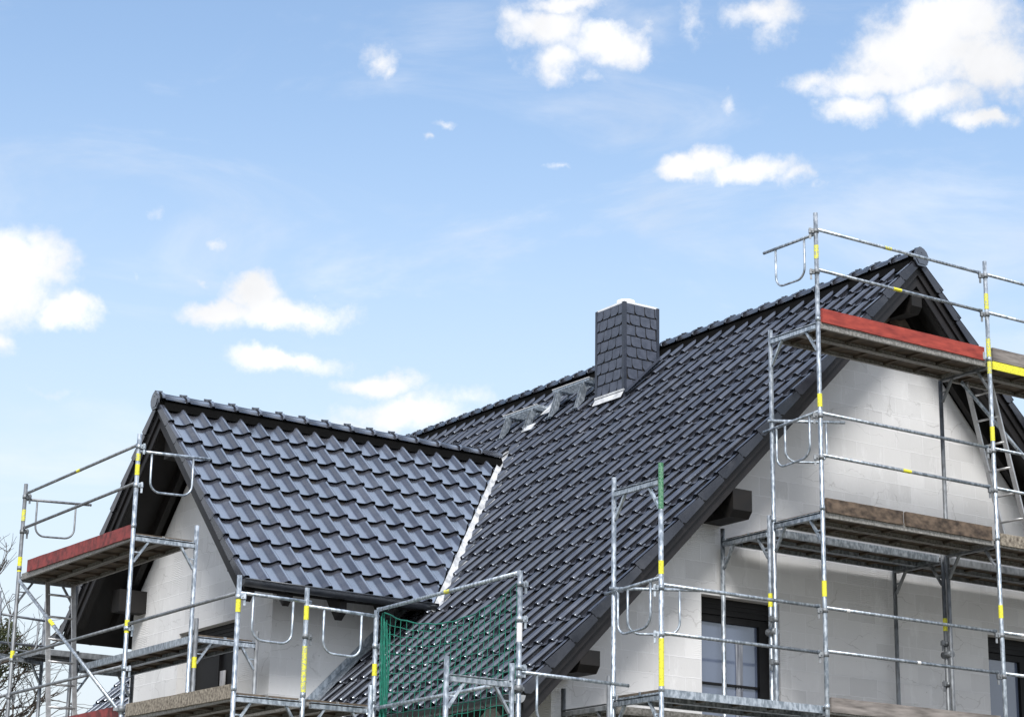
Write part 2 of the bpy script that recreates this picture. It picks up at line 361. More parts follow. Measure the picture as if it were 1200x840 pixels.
# ---- roof structure: deck, barge boards, soffit rafters -------------------------
def slope_slab(mb, P0, P1, Q1, Q0, top, bot):
    a = [V(p) + V((0, 0, -top)) for p in (P0, P1, Q1, Q0)]
    mb.prism(a, (0, 0, -(bot - top)))
s = MB()
slope_slab(s, (EX+.06, YV+.06, zmain(EX+.06)), (RX-.02, YV+.06, zmain(RX-.02)), (RX-.02, YF-.06, zmain(RX-.02)), (EX+.06, YF-.06, zmain(EX+.06)), .10, .20)
slope_slab(s, (RX+.02, YV+.06, zmain(RX+.02)), (ER-.06, YV+.06, zmain(ER-.06)), (ER-.06, YF-.06, zmain(ER-.06)), (RX+.02, YF-.06, zmain(RX+.02)), .10, .20)
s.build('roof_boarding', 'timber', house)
s = MB()
WXE = 15.4
slope_slab(s, (WX+.05, WE+.06, zwing(WE+.06)), (WXE, WE+.06, zwing(WE+.06)), (WXE, WY-.02, zwing(WY-.02)), (WX+.05, WY-.02, zwing(WY-.02)), .10, .20)
slope_slab(s, (WX+.05, WY+.02, zwing(WY+.02)), (WXE, WY+.02, zwing(WY+.02)), (WXE, WF-.06, zwing(WF-.06)), (WX+.05, WF-.06, zwing(WF-.06)), .10, .20)
s.build('roof_boarding', 'timber', house)
# barge boards: upper fascia strip and lower board
def barge(P, Q, outd):
    for (t, b_, th, off) in ((.095, .265, .028, .012), (.268, .395, .024, .040)):
        mb = MB(); P_ = V(P) - V(outd)*off; Q_ = V(Q) - V(outd)*off
        mb.prism([P_+V((0,0,-t)), Q_+V((0,0,-t)), Q_+V((0,0,-b_)), P_+V((0,0,-b_))], V(outd) * -th)
        mb.build('barge_board', 'barge', house)
barge((EX+.05, YV+.035, zmain(EX+.05)), (RX, YV+.035, RZ), (0,-1,0))
barge((RX, YV+.035, RZ), (ER-.05, YV+.035, zmain(ER-.05)), (0,-1,0))
barge((WX+.035, WE+.16, zwing(WE+.16)), (WX+.035, WY, WZ), (-1,0,0))
barge((WX+.035, WY, WZ), (WX+.035, WF-.20, zwing(WF-.20)), (-1,0,0))
# rafters seen under the overhangs
def rafter(P, Q, w=.08, h=.16):
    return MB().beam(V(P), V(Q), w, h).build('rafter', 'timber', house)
for y in (YV+.14, YV+.50):
    rafter((EX+.1, y, zmain(EX+.1)-.29), (RX-.1, y, zmain(RX-.1)-.29)); rafter((RX+.1, y, zmain(RX+.1)-.29), (ER-.1, y, zmain(ER-.1)-.29))
for x in (WX+.14, WX+.62):
    rafter((x, WE+.1, zwing(WE+.1)-.29), (x, WY-.1, zwing(WY-.1)-.29)); rafter((x, WY+.1, zwing(WY+.1)-.29), (x, WF-.34, zwing(WF-.34)-.29))
for i in range(4):
    x = WX + 1.25 + i * .62
    m_ = MB(); m_.prism([(x, WE+.03, zwing(WE)-.14), (x, WS, zwing(WS)-.14), (x, WS, zwing(WS)-.36), (x, WE+.14, zwing(WE)-.34), (x, WE+.03, zwing(WE)-.26)], (.09, 0, 0))
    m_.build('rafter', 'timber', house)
for i in range(18):
    y = YV + 1.2 + i * .72
    if WE < y < WF: continue
    m_ = MB(); m_.prism([(EX+.05, y, zmain(EX)-.14), (12.4, y, zmain(12.4)-.14), (12.4, y, zmain(12.4)-.36), (EX+.16, y, zmain(EX)-.34), (EX+.05, y, zmain(EX)-.26)], (0, .09, 0))
    m_.build('rafter', 'timber', house)
# purlin ends
def purlin(x, z, w=.26, h=.30, y0=16.98, y1=17.52):
    m_ = MB(); c = .06
    m_.prism([(x-w/2, y1, z+h/2), (x-w/2, y0, z+h/2), (x-w/2, y0, z-h/2+c*1.2), (x-w/2, y0+c, z-h/2), (x-w/2, y1, z-h/2)], (w, 0, 0))
    m_.build('purlin', 'timber', house)
purlin(14.36, 6.38); purlin(12.38, 4.53, .24, .22)
purlin(RX, RZ-.58, .16, .26); purlin(2*RX-14.36, 6.30)
for y, z, xx in ((WE+.90, 6.10, .30), (WF-.95, 6.05, .36), (WY, 7.72, .2)):
    m_ = MB(); m_.box((WX+xx, y-.11, z-.15), (WWX+.02, y+.11, z+.13)); m_.build('purlin', 'timber', house)

# ---- walls ----------------------------------------------------------------------
def panel(mb, pts):
    mb.prism(pts[0], pts[1])
T = .30
XL, XR_ = 12.28, 2*RX - 12.28
def gz(x): return zmain(x) - .36
W1 = (14.21, 15.30, 3.45, 5.47); W2 = (18.50, 19.95, 3.45, 5.46)
w = MB(); top = 8.80
def front(poly): w.prism([(x, YW, z) for x, z in poly], (0, T, 0))
front([(XL, 0), (W1[0], 0), (W1[0], gz(W1[0])), (XL, gz(XL))])
front([(W1[0], 0), (W1[1], 0), (W1[1], W1[2]), (W1[0], W1[2])])
xt = RX - (RZ - .36 - top)
front([(W1[0], W1[3]), (W1[1], W1[3]), (W1[1], gz(W1[1])), (W1[0], gz(W1[0]))])
xt2 = RX + (RZ - .36 - top) / TR
front([(W1[1], 0), (W2[0], 0), (W2[0], gz(W2[0])), (xt2, top), (xt, top), (W1[1], gz(W1[1]))])
front([(W2[0], 0), (W2[1], 0), (W2[1], W2[2]), (W2[0], W2[2])])
front([(W2[0], W2[3]), (W2[1], W2[3]), (W2[1], gz(W2[1])), (W2[0], gz(W2[0]))])
front([(W2[1], 0), (XR_, 0), (XR_, gz(XR_)), (W2[1], gz(W2[1]))])
w.build('gable_wall', 'wall', house)
# dark boarded triangle under the apex with a collar piece and two studs
b_ = MB(); b_.prism([(xt+.02, YW+.16, top), (xt2-.02, YW+.16, top), (RX, YW+.16, RZ-.40)], (0, .05, 0)); b_.build('gable_boarding', 'dark', house)
b_ = MB(); b_.beam((RX-.40, YW-.10, 8.78), (RX-.02, YW-.10, 9.12), .10, .14); b_.beam((RX+.0, YW-.11, 9.10), (RX+.30, YW-.11, 8.76), .10, .14); b_.build('gable_brace', 'plywood', house)
b_ = MB(); b_.box((RX-.13, YW+.01, 8.82), (RX+.05, YW+.10, 8.86)); b_.build('gable_post', 'timber', house)
# side walls of the main house
for a_, b_ in ((YW+T, WS), (2*WY-WS, YF-.7)):
    w = MB(); w.box((XL, a_, 0), (XL+T, b_, zmain(XL)-.36)); w.build('side_wall', 'wall', house)
w = MB(); w.box((XR_-T, YW+T, 0), (XR_, YF-.7, 4.3)); w.build('side_wall', 'wall', house)
w = MB(); w.prism([(XL, YF-.7, 0), (XR_, YF-.7, 0), (XR_, YF-.7, gz(XR_)), (RX, YF-.7, RZ-.36), (XL, YF-.7, gz(XL))], (0, .3, 0)); w.build('gable_wall', 'wall', house)
# wing gable wall with its window opening
WW = (22.58, 24.10, 3.45, 5.52); YL, YR = WS, 2*WY - WS
def wz(y): return zwing(y) - .36
w = MB()
def sidep(poly): w.prism([(WWX, y, z) for y, z in poly], (T, 0, 0))
sidep([(YL, 0), (WW[0], 0), (WW[0], wz(WW[0])), (YL, wz(YL))])
sidep([(WW[0], 0), (WW[1], 0), (WW[1], WW[2]), (WW[0], WW[2])])
sidep([(WW[0], WW[3]), (WW[1], WW[3]), (WW[1], wz(WW[1])), (WY, WZ-.36), (WW[0], wz(WW[0]))])
sidep([(WW[1], 0), (YR, 0), (YR, wz(YR)), (WW[1], wz(WW[1]))])
w.build('gable_wall', 'wall', house)
for a_ in (YL, YR-T):
    w = MB(); w.box((WWX+T, a_, 0), (14.6, a_+T, wz(YL))); w.build('side_wall', 'wall', house)

# ---- windows ----------------------------------------------------------------------
def window_front(x0, x1, z0, z1, mull, bar):
    y = YW + .15
    f = MB(); t = .07
    f.box((x0, y, z0), (x0+t, y+.08, z1-.18)); f.box((x1-t, y, z0), (x1, y+.08, z1-.18)); f.box((x0+t, y, z0), (x1-t, y+.08, z0+t)); f.box((x0+t, y, z1-.18-t), (x1-t, y+.08, z1-.18))
    for m_ in mull: f.box((m_-.05, y-.006, z0+t), (m_+.05, y+.075, z1-.18-t))
    fr = f.build('window', 'frame', house)
    g = MB(); g.box((x0+t, y+.035, z0+t), (x1-t, y+.05, z1-.18-t)); g.build('pane', 'glass', fr)
    bb = MB(); bb.box((x0+t, y+.012, bar-.012), (x1-t, y+.033, bar+.012)); bb.build('glazing_bar', 'frame', fr)
    sb = MB(); sb.box((x0, y-.02, z1-.175), (x1, y+.14, z1))
    for k in range(2): sb.box((x0, y-.028, z1-.065-.05*k), (x1, y-.022, z1-.05-.05*k))
    sb.build('shutter_box', 'frame', fr)
    return fr, y
fr, y = window_front(*W1, (W1[1]-.12,), 4.56)
c = MB()
for k in range(5): c.tube([(W1[0]+.62+.02*k+.006*math.sin(z_*3+k), y+.026+.006*(k % 2), z_) for z_ in [3.6+.16*i for i in range(10)]], .010, 6)
MB().box((W1[1]-.22, y-.03, 4.30), (W1[1]-.19, y-.006, 4.45)).build('handle', 'gutter', fr)
c.build('curtain', 'curtain', fr)
fr, y = window_front(*W2, (W2[0]+.72,), 4.30)
# wing window
x = WWX + .16; f = MB(); y0, y1, z0, z1 = WW; t = .07
f.box((x, y0, z0), (x+.08, y0+t, z1-.18)); f.box((x, y1-t, z0), (x+.08, y1, z1-.18)); f.box((x, y0+t, z0), (x+.08, y1-t, z0+t)); f.box((x, y0+t, z1-.18-t), (x+.08, y1-t, z1-.18))
f.box((x-.006, (y0+y1)/2-.07, z0+t), (x+.075, (y0+y1)/2+.07, z1-.18-t))
fr = f.build('window', 'frame', house)
MB().box((x+.035, y0+t, z0+t), (x+.05, y1-t, z1-.18-t)).build('pane', 'frame', fr)
sb = MB(); sb.box((x-.05, y0, z1-.175), (x+.14, y1, z1))
for k in range(4): sb.box((x-.062, y0, z1-.05-.05*k), (x-.052, y1, z1-.03-.05*k))
sb.build('shutter_box', 'frame', fr)
c = MB()
for k in range(6): c.tube([(x+.020, y0+.56+.024*k+.008*math.sin(z_*4+k), z_) for z_ in [3.55+.16*i for i in range(10)]], .013, 6)
c.build('curtain', 'curtain_light', fr)

# ---- ridge caps ----------------------------------------------------------------------
CAP = [(-.122, -.090), (-.108, -.042), (-.070, -.012), (-.030, .000), (.030, .000), (.070, -.012), (.108, -.042), (.122, -.090)]
def ridge(P, D, n, pitch, ztop):
    """P start (near gable end), D unit direction along the ridge"""
    D = V(D); side = V((0,0,1)).cross(D); mb = MB(); tint = []
    for i in range(n):
        base = len(mb.v); a = V(P) + D * (i*pitch); L = pitch + .03
        rows = [(0, 1.10, .010), (.045, 1.10, .010), (.052, 1.0, 0), (L, .93, -.006)]
        vs = []
        for dd, sc, up in rows:
            for u, h in CAP: vs.append(a + D*dd + side*(u*sc) + V((0,0, ztop - a.z + h*1.0 + up)))
        m_ = len(CAP); fs = [(r*m_+k, r*m_+k+1, (r+1)*m_+k+1, (r+1)*m_+k) for r in range(3) for k in range(m_-1)]
        mb.add(vs, fs, True)
        # inner lip of the front edge
        fv = [V(vs[k]) for k in range(m_)] + [V(vs[k])*1 - V((0,0,.014)) for k in range(m_)]
        mb.add(fv, [(k+1, k, m_+k, m_+k+1) for k in range(m_-1)])
        # lengthwise rib and fixing clip
        mb.beam(a + D*.06 + V((0,0,ztop-a.z+.002)), a + D*(L-.02) + V((0,0,ztop-a.z-.004)), .035, .012)
        for fs_ in (0,):
            mb.beam(a + D*-.035 + V((0,0,ztop-a.z+.020)), a + D*.05 + V((0,0,ztop-a.z+.030)), .035, .018)
            mb.beam(a + D*-.03 + V((0,0,ztop-a.z-.01)), a + D*-.03 + V((0,0,ztop-a.z+.035)), .035, .012, (0,1,0))
        t = random.gauss(1, .06); tint += [t] * (len(mb.v) - base)
    mb.tint = tint
    return mb.build('ridge_caps', 'tile', house)
ridge((RX, YV+.02, RZ), (0,1,0), 39, .335, RZ+.030)
ridge((WX+.02, WY, WZ), (1,0,0), 15, .335, WZ+.030)
def plate(P, sx, sy, outd):      # end disc of the ridge
    P = V(P); a = V((sx, sy, 0)) * .86
    pts = [(-.125,-.10),(-.135,-.04),(-.10,.02),(-.05,.055),(0,.068),(.05,.055),(.10,.02),(.135,-.04),(.125,-.10),(.07,-.165),(-.07,-.165)]
    mb = MB(); mb.prism([P + a*u + V((0,0,h)) for u, h in pts], V(outd)*.02)
    mb.prism([P + a*(u*.75) + V((0,0,h*.75-.015)) + V(outd)*.02 for u, h in pts], V(outd)*.008)
    mb.tube([P + V(outd)*.02 + V((0,0,.0)), P + V(outd)*.034 + V((0,0,.0))], .010, 8)
    mb.tint = [1.1]*len(mb.v); mb.build('ridge_end_disc', 'tile', house)
plate((RX, YV-.005, RZ-.01), 1, 0, (0,-1,0)); plate((WX-.005, WY, WZ-.01), 0, 1, (-1,0,0))
mb = MB(); mb.prism([(RX-.15, YV+.07, RZ-.20), (RX-.085, YV+.07, RZ-.06), (RX+.085, YV+.07, RZ-.06), (RX+.15, YV+.07, RZ-.20)], (0, YF-YV-.14, 0))
mb.build('ridge_vent', 'vent', house)
mb = MB(); mb.prism([(WX+.07, WY-.15, WZ-.20), (WX+.07, WY-.085, WZ-.06), (WX+.07, WY+.085, WZ-.06), (WX+.07, WY+.15, WZ-.20)], (5.0, 0, 0))
mb.build('ridge_vent', 'vent', house)

# ---- valley flashing (near and far side of the wing) -----------------------------------
def valley(sgn):
    mb = MB(); n = 7
    a = V((15.70, WY, zmain(15.70))); b_ = V((12.99, WY - sgn*2.71, zmain(12.99)))
    for k in range(n):
        p = a.lerp(b_, k/n); q = a.lerp(b_, (k+1)/n)
        up = V((0,0,1)); lift = -.080
        dm, dw = .28, .05
        P = [p + V((dw*-1, 0, 0)) + up*(lift), p + up*(lift-.02), p + V((dm,0,dm)) + up*lift, q + V((dm,0,dm)) + up*lift, q + up*(lift-.02), q + V((-dw,0,0)) + up*lift]
        mb.add(P, [(0,1,4,5),(1,2,3,4)])
        e = V((0,0,-.004)); mb.add([x_ + e for x_ in P], [(5,4,1,0),(4,3,2,1)])
    # raised edge bead beside the cut tiles
    mb.tube([a + V((.10, 0, .10 - .058)), b_ + V((.10, 0, .10 - .058))], .006, 6)
    return mb.build('valley_flashing', 'sheet', house)
valley(1); valley(-1)
# flashing where the roof meets the wing side wall
mb = MB(); x0, x1 = EX+.05, 13.3
mb.prism([(x0, WS-.012, zmain(x0)+.10), (x1, WS-.012, zmain(x1)+.10), (x1, WS-.012, zmain(x1)-.05), (x0, WS-.012, zmain(x0)-.05)], (0, .010, 0))
mb.prism([(x0, WS-.20, zmain(x0)+.004), (x1, WS-.20, zmain(x1)+.004), (x1, WS-.012, zmain(x1)+.012), (x0, WS-.012, zmain(x0)+.012)], (0, 0, .004))
mb.build('wall_flashing', 'galv', house)

# ---- gutters --------------------------------------------------------------------------
def gutter(P, Q, r=.075):
    P = V(P); Q = V(Q); D = (Q-P).normalized(); side = D.cross(V((0,0,1))).normalized()
    mb = MB(); n = 10
    prof = [(math.cos(math.pi + math.pi*k/n)*r, math.sin(math.pi + math.pi*k/n)*r) for k in range(n+1)]
    inner = [(u*.93, v*.93+.001) for u, v in prof]
    for pr_ in (prof, inner):
        vs = [P + side*u + V((0,0,v)) for u, v in pr_] + [Q + side*u + V((0,0,v)) for u, v in pr_]
        mb.add(vs, [(k, k+1, n+1+k+1, n+1+k) for k in range(n)], True)
    for sgn in (-1, 1): mb.tube([P + side*(sgn*r), Q + side*(sgn*r)], .009, 8)
    for E_, o in ((P, -1), (Q, 1)):
        mb.prism([E_ + side*(u*1.02) + V((0,0,v*1.02)) for u, v in prof], D*(.006*o))
    g = mb.build('gutter', 'gutter', house)
    L = (Q-P).length; k = .5
    while k < L:                       # joint collars
        c_ = P + D*k; cb = MB(); vs = []
        for dd in (0, .03):
            vs += [c_ + D*dd + side*(u*1.05) + V((0,0,v*1.05)) for u, v in prof]
        cb.add(vs, [(j, j+1, n+1+j+1, n+1+j) for j in range(n)], True); cb.build('gutter_bracket', 'gutter', g); k += .95
    return g
gutter((WX-.03, WE-.055, 5.675), (13.02, WE-.055, 5.655))
gutter((WX-.03, WF+.055, 5.675), (WWX+1.2, WF+.055, 5.665))
gutter((EX-.07, YV-.02, 4.115), (EX-.07, WE+.3, 4.10))
gutter((EX-.07, WF+.1, 4.10), (EX-.07, YF, 4.115))
# bare metal stop end
mb = MB(); n = 12
mb.prism([(EX-.07 + .082*math.cos(math.pi + math.pi*k/n), YV-.032, 4.115 + .082*math.sin(math.pi + math.pi*k/n)) for k in range(n+1)], (0, -.012, 0))
mb.build('gutter_end', 'alu', house)

# ---- chimney --------------------------------------------------------------------------
CX0, CX1, CY0, CY1, CT = 16.14, 16.70, 21.43, 22.04, 10.07
ch = MB(); ch.box((CX0-.001, CY0-.001, 8.5), (CX1-.004, CY1-.004, CT-.01)); chim = ch.build('chimney', 'dark', house, 'slate-clad chimney on the main roof')
cl = MB()
rh = .148; nr_ = 11
def shingles(org, U, out, width, flip):
    U = V(U); out = V(out); org = V(org)
    for r in range(nr_):
        zt = CT - .01 - r*rh; zb = zt - rh + .012
        if zb < 8.6: break
        off = (-.075 * r) % .168 * (1)
        k = -1
        while k*.168 + off < width:
            a = k*.168 + off; b2 = a + .155; k += 1
            a_ = max(a, .034); b3 = min(b2, width-.034)
            if b3 - a_ < .015: continue
            c = .05
            if not flip:  # rounded at the lower left
                pts = [(a_, zt), (a_, zb+c), (a_+c*.12, zb+c*.55), (a_+c*.4, zb+c*.18), (a_+c*.9, zb), (b3, zb), (b3, zt)]
                if a_ > a+.01: pts = [(a_, zt), (a_, zb), (b3, zb), (b3, zt)]
                if b3 - a_ < c: pts = [(a_, zt), (a_, zb+c*.4), (b3, zb), (b3, zt)]
            else:
                pts = [(a_, zt), (a_, zb), (b3-c*.9, zb), (b3-c*.4, zb+c*.18), (b3-c*.12, zb+c*.55), (b3, zb+c), (b3, zt)]
                if b3 < b2-.01: pts = [(a_, zt), (a_, zb), (b3, zb), (b3, zt)]
                if b3 - a_ < c: pts = [(a_, zt), (a_, zb), (b3, zb+c*.4), (b3, zt)]
            j = random.uniform(0, .002)
            P = [org + U*u + V((0,0,z)) + out*(.006 + (zt-z)/rh*.010 + j) for u, z in pts]
            cl.prism(P, out*-.006)
shingles((CX0, CY0, 0), (1,0,0), (0,-1,0), CX1-CX0, False)
shingles((CX0, CY1, 0), (0,-1,0), (-1,0,0), CY1-CY0, True)
cl.build('slate_cladding', 'slate', chim)
ct = MB()
for (x, y) in ((CX0, CY0), (CX1, CY0), (CX0, CY1)):
    sx = 1 if x == CX0 else -1; sy = 1 if y == CY0 else -1
    ct.box((x-.014*sx, y-.014*sy, 8.55), (x+.032*sx, y-.005*sy, CT+.004)); ct.box((x-.0135*sx, y-.004*sy, 8.55), (x-.006*sx, y+.032*sy, CT+.004))
ct.build('corner_trim', 'trim', chim)
cc = MB(); cc.box((CX0+.005, CY0+.005, CT-.008), (CX1-.005, CY1-.005, CT+.022)); cc.box((CX0+.06, CY0+.08, CT+.02), (CX1-.20, CY1-.20, CT+.04))
cc.tube([(16.34, 21.66, CT+.03), (16.34, 21.66, CT+.10)], .13, 20, r2=.12); cc.build('chimney_cap', 'capwhite', chim)
fl = MB(); x = CX0 - .01
fl.add([(x-.06, CY0-.02, zmain(x-.06)+.02), (x-.06, CY1-.0, zmain(x-.06)+.02), (CX0-.02, CY1-.0, zmain(CX0)+.04), (CX0-.02, CY0-.02, zmain(CX0)+.04)], [(3,2,1,0)])
fl.add([(CX0-.02, CY0-.05, zmain(CX0)+.05), (CX0-.02, CY1+.02, zmain(CX0)+.05), (CX0-.02, CY1+.02, zmain(CX0)+.075), (CX0-.02, CY0-.02, zmain(CX0)+.075)], [(3,2,1,0)])
fl.build('lead_apron', 'sheet', chim)
fl = MB(); fl.add([(CX0-.02, CY0-.085, zmain(CX0)+.012), (CX1, CY0-.085, zmain(CX1)+.012), (CX1, CY0-.02, zmain(CX1)+.03), (CX0-.02, CY0-.02, zmain(CX0)+.03)], [(0,1,2,3)])
fl.build('side_flashing', 'trim', chim)

# ---- chimney sweep step gratings --------------------------------------------------------
def step(xc, y0, y1, zt):
    w_ = .25
    g = MB(); th = .035
    # outer rim
    for a, b2 in (((xc-w_/2, y0), (xc-w_/2, y1)), ((xc+w_/2, y0), (xc+w_/2, y1))):
        g.beam((*a, zt), (*b2, zt), .006, th)
    for yy in (y0, y1): g.beam((xc-w_/2, yy, zt), (xc+w_/2, yy, zt), .006, th)
    n = int((y1-y0)/.033)
    for i in range(1, n): yy = y0 + (y1-y0)*i/n; g.beam((xc-w_/2, yy, zt), (xc+w_/2, yy, zt), .004, th*.8)
    for i in range(1, 7): xx = xc - w_/2 + w_*i/7; g.beam((xx, y0, zt), (xx, y1, zt), .003, th*.6)
    st = g.build('roof_step', 'galv', house)
    MB().beam((xc-w_/2-.004, y0, zt+.018), (xc-w_/2-.004, y1, zt+.018), .02, .008).build('anti_slip_edge', 'white_band', st)
    for yy in (y0+.12, y1-.14):
        b2 = MB(); x0 = xc - w_/2
        zr0 = zmain(x0) ; 
        b2.prism([(x0-.01, yy, zt-.02), (x0+.07, yy, zt-.02), (x0+.0, yy, zmain(x0)+.01), (x0-.14, yy, zmain(x0-.14)+.0)], (0, .006, 0))
        b2.prism([(x0-.01, yy+.06, zt-.02), (x0+.07, yy+.06, zt-.02), (x0+.00, yy+.06, zmain(x0)+.01), (x0-.14, yy+.06, zmain(x0-.14)+.0)], (0, .006, 0))
        b2.beam((x0-.13, yy-.02, zmain(x0-.13)+.02), (x0-.13, yy+.11, zmain(x0-.13)+.02), .04, .006)
        b2.beam((x0, yy+.04, zt-.03), (x0+w_, yy+.04, zt-.03), .09, .012)
        b2.tube([(x0+w_-.02, yy+.04, zt-.02), (x0+.16, yy+.04, zmain(x0+.16)+.02)], .010, 6)
        b2.build('bracket', 'galv', st)
    return st
step(16.30, 23.46, 24.30, 9.085); step(16.43, 22.42, 23.28, 9.27)
mb = MB()
mb.prism([(16.24, 23.28, zmain(16.24)+.05), (16.24, 23.48, zmain(16.24)+.05), (16.50, 23.48, zmain(16.50)+.07), (16.50, 23.28, zmain(16.50)+.07)], (-.003, 0, .003))
mb.build('access_panel', 'sheet', house)
mb = MB()
mb.prism([(16.02, 23.38, zmain(16.02)+.02), (16.02, 23.62, zmain(16.02)+.02), (16.10, 23.62, zmain(16.10)+.04), (16.10, 23.38, zmain(16.10)+.04)], (-.003, 0, .003))
mb.build('access_panel', 'sheet', house)

# ------------------------------------------------------------------ scaffolding
TRD = .0242
def band(par, x, y, z0, z1, mat='yellow', r=TRD+.0015):
    m_ = MB(); m_.tube([(x, y, z0), (x, y, z1)], r, 12, caps=False); m_.build('marking_band', mat, par)
def pole(root, x, y, z1, bands=(), mat='galv', z0=0.03, lean=(0, 0)):
    m_ = MB(); zs = [z0]
    m_.tube([(x, y, z0), (x + lean[0], y + lean[1], z1)], TRD, 12)
    for zj in (2.15, 4.15, 6.15, 8.15):
        if z0 + .3 < zj < z1 - .2: m_.tube([(x, y, zj-.03), (x, y, zj+.02)], TRD+.004, 12)
    m_.tube([(x, y, 0), (x, y, .05)], .06, 12)
    if z1 < 9 :                                     # pin hole near the head
        m_.tube([(x, y-TRD-.001, z1-.10), (x, y-TRD+.004, z1-.10)], .007, 8)
    p = m_.build('pole', mat, root)
    for bd in bands: band(p, x, y, *bd)
    return p
def frame_top(root, a, b_, z, mat='galv', gus=True):
    """ledger of a scaffold frame between two poles a, b with its two corner gussets"""
    a = V((*a, z)); b_ = V((*b_, z)); d = (b_-a).normalized(); L = (b_-a).length
    m_ = MB(); A = a + d*.024; B = b_ - d*.024
    m_.beam(A - V((0,0,.012)), B - V((0,0,.012)), .048, .034); 
    m_.beam(A + V((0,0,.022)), B + V((0,0,.022)), .054, .007); m_.beam(A - V((0,0,.033)), B - V((0,0,.033)), .054, .007)
    m_.build('ledger', mat, root)
    if gus:
        for P, s_ in ((a, 1), (b_, -1)):
            g = MB(); o = P + d*s_*.022
            g.beam(o + V((0,0,-.27)), o + d*s_*.16 + V((0,0,-.035)), .022, .030, tuple(d.cross(V((0,0,1)))))
            g.beam(o + d*s_*.075 + V((0,0,-.16)), o + V((0,0,-.16)), .014, .014)
            g.build('gusset', mat, root)
def rail(root, p, q, bands=(), r=.0178, mat='galv', coup=True):
    m_ = MB(); m_.tube([p, q], r, 10)
    p = V(p); q = V(q); d = (q-p).normalized()
    for e, sg in ((p, 1), (q, -1)): m_.beam(e + d*sg*-.02, e + d*sg*.03, .010, .045)
    o = m_.build('guard_rail', mat, root)
    for t, L, mt in bands:
        c = p.lerp(q, t); b2 = MB(); b2.tube([c - d*L/2, c + d*L/2], r+.0015, 10, caps=False); b2.build('marking_band', mt, o)
    return o
def coupler(root, x, y, z, d, mat='galv_old'):
    """wedge housing welded to a pole, with its hanging wedge; d = unit vector towards the rail"""
    d = V(d); c = V((x, y, z)); m_ = MB(); sd = d.cross(V((0,0,1)))
    m_.tube([c + V((0,0,-.022)), c + V((0,0,.022))], TRD+.007, 12)
    m_.beam(c + d*.026, c + d*.075, .038, .046); m_.beam(c + d*.060 + V((0,0,.035)), c + d*.060 + V((0,0,-.085)), .010, .022, tuple(d))
    m_.beam(c + d*.045 + sd*.03, c + d*.045 - sd*.03, .016, .016)
    return m_.build('coupler', mat, root)
def deck(root, x0, x1, y0, y1, z, axis, n=2, mat='decksteel', under='plywood'):
    """platform made of n long boards lying on the ledgers"""
    W_ = (y1-y0 if axis == 'x' else x1-x0)/n
    for i in range(n):
        core = MB(); ed = MB(); g = .004
        if axis == 'x':
            a, b2 = y0+i*W_+g, y0+(i+1)*W_-g
            core.box((x0+.03, a+.014, z+.030), (x1-.03, b2-.014, z+.052)); 
            for xx in [x0+.25+.45*k for k in range(int((x1-x0-.3)/.45)+1)]: core.box((xx, a+.014, z+.006), (xx+.03, b2-.014, z+.029))
            for yy in (a, b2-.012): ed.box((x0+.03, yy, z-.018), (x1-.03, yy+.012, z+.056))
            for yy, s_ in ((a+.012, 1), (b2-.012, -1)): ed.box((x0+.03, yy, z-.018), (x1-.03, yy+s_*.022, z-.014))
            for xx in (x0+.03, x1-.045): ed.box((xx, a+.013, z-.01), (xx+.015, b2-.013, z+.0285))
        else:
            a, b2 = x0+i*W_+g, x0+(i+1)*W_-g
            core.box((a+.014, y0+.03, z+.030), (b2-.014, y1-.03, z+.052))
            for yy in [y0+.25+.45*k for k in range(int((y1-y0-.3)/.45)+1)]: core.box((a+.014, yy, z+.006), (b2-.014, yy+.03, z+.029))
            for xx in (a, b2-.012): ed.box((xx, y0+.03, z-.018), (xx+.012, y1-.03, z+.056))
            for xx, s_ in ((a+.012, 1), (b2-.012, -1)): ed.box((xx, y0+.03, z-.018), (xx+s_*.022, y1-.03, z-.014))
            for yy in (y0+.03, y1-.045): ed.box((a+.013, yy, z-.01), (b2-.013, yy+.015, z+.0285))
        c = core.build('deck_board', under, root); ed.build('deck_edge', mat, c)
def toe(root, p, q, h, th, mat, label=None, rough=True, clip=()):
    """toe board standing on edge, with slightly uneven edges"""
    p = V(p); q = V(q); d = (q-p).normalized(); sd = d.cross(V((0,0,1))); n = 14; vs = []; L = (q-p).length
    sg = random.random()*50
    for i in range(n+1):
        c = p.lerp(q, i/n); w1 = (noise.noise(V((sg+i*.7, 0, 0)))*.006 if rough else 0); w2 = (noise.noise(V((sg+i*.7, 9, 0)))*.005 if rough else 0)
        for s_, z_ in ((-th/2, w1), (th/2, w1), (th/2, h+w2), (-th/2, h+w2)): vs.append(c + sd*s_ + V((0,0,z_)))
    fs = [(0,3,2,1), (n*4, n*4+1, n*4+2, n*4+3)]
    for i in range(n):
        for k in range(4): fs.append((i*4+k, i*4+(k+1) % 4, (i+1)*4+(k+1) % 4, (i+1)*4+k))
    m_ = MB(); m_.add(vs, fs)
    o = m_.build('toe_board', mat, root, label)
    cl_ = MB()
    for e in clip:
        e = p if e == 0 else q; sg_ = 1 if e == p else -1
        cl_ = MB(); cl_.beam(e + d*sg_*.012 + V((0,0,.01)), e + d*sg_*.012 + V((0,0,h*.6)), th+.012, .035, tuple(d)); cl_.build('toe_board_clip', 'alu', o)
    return o
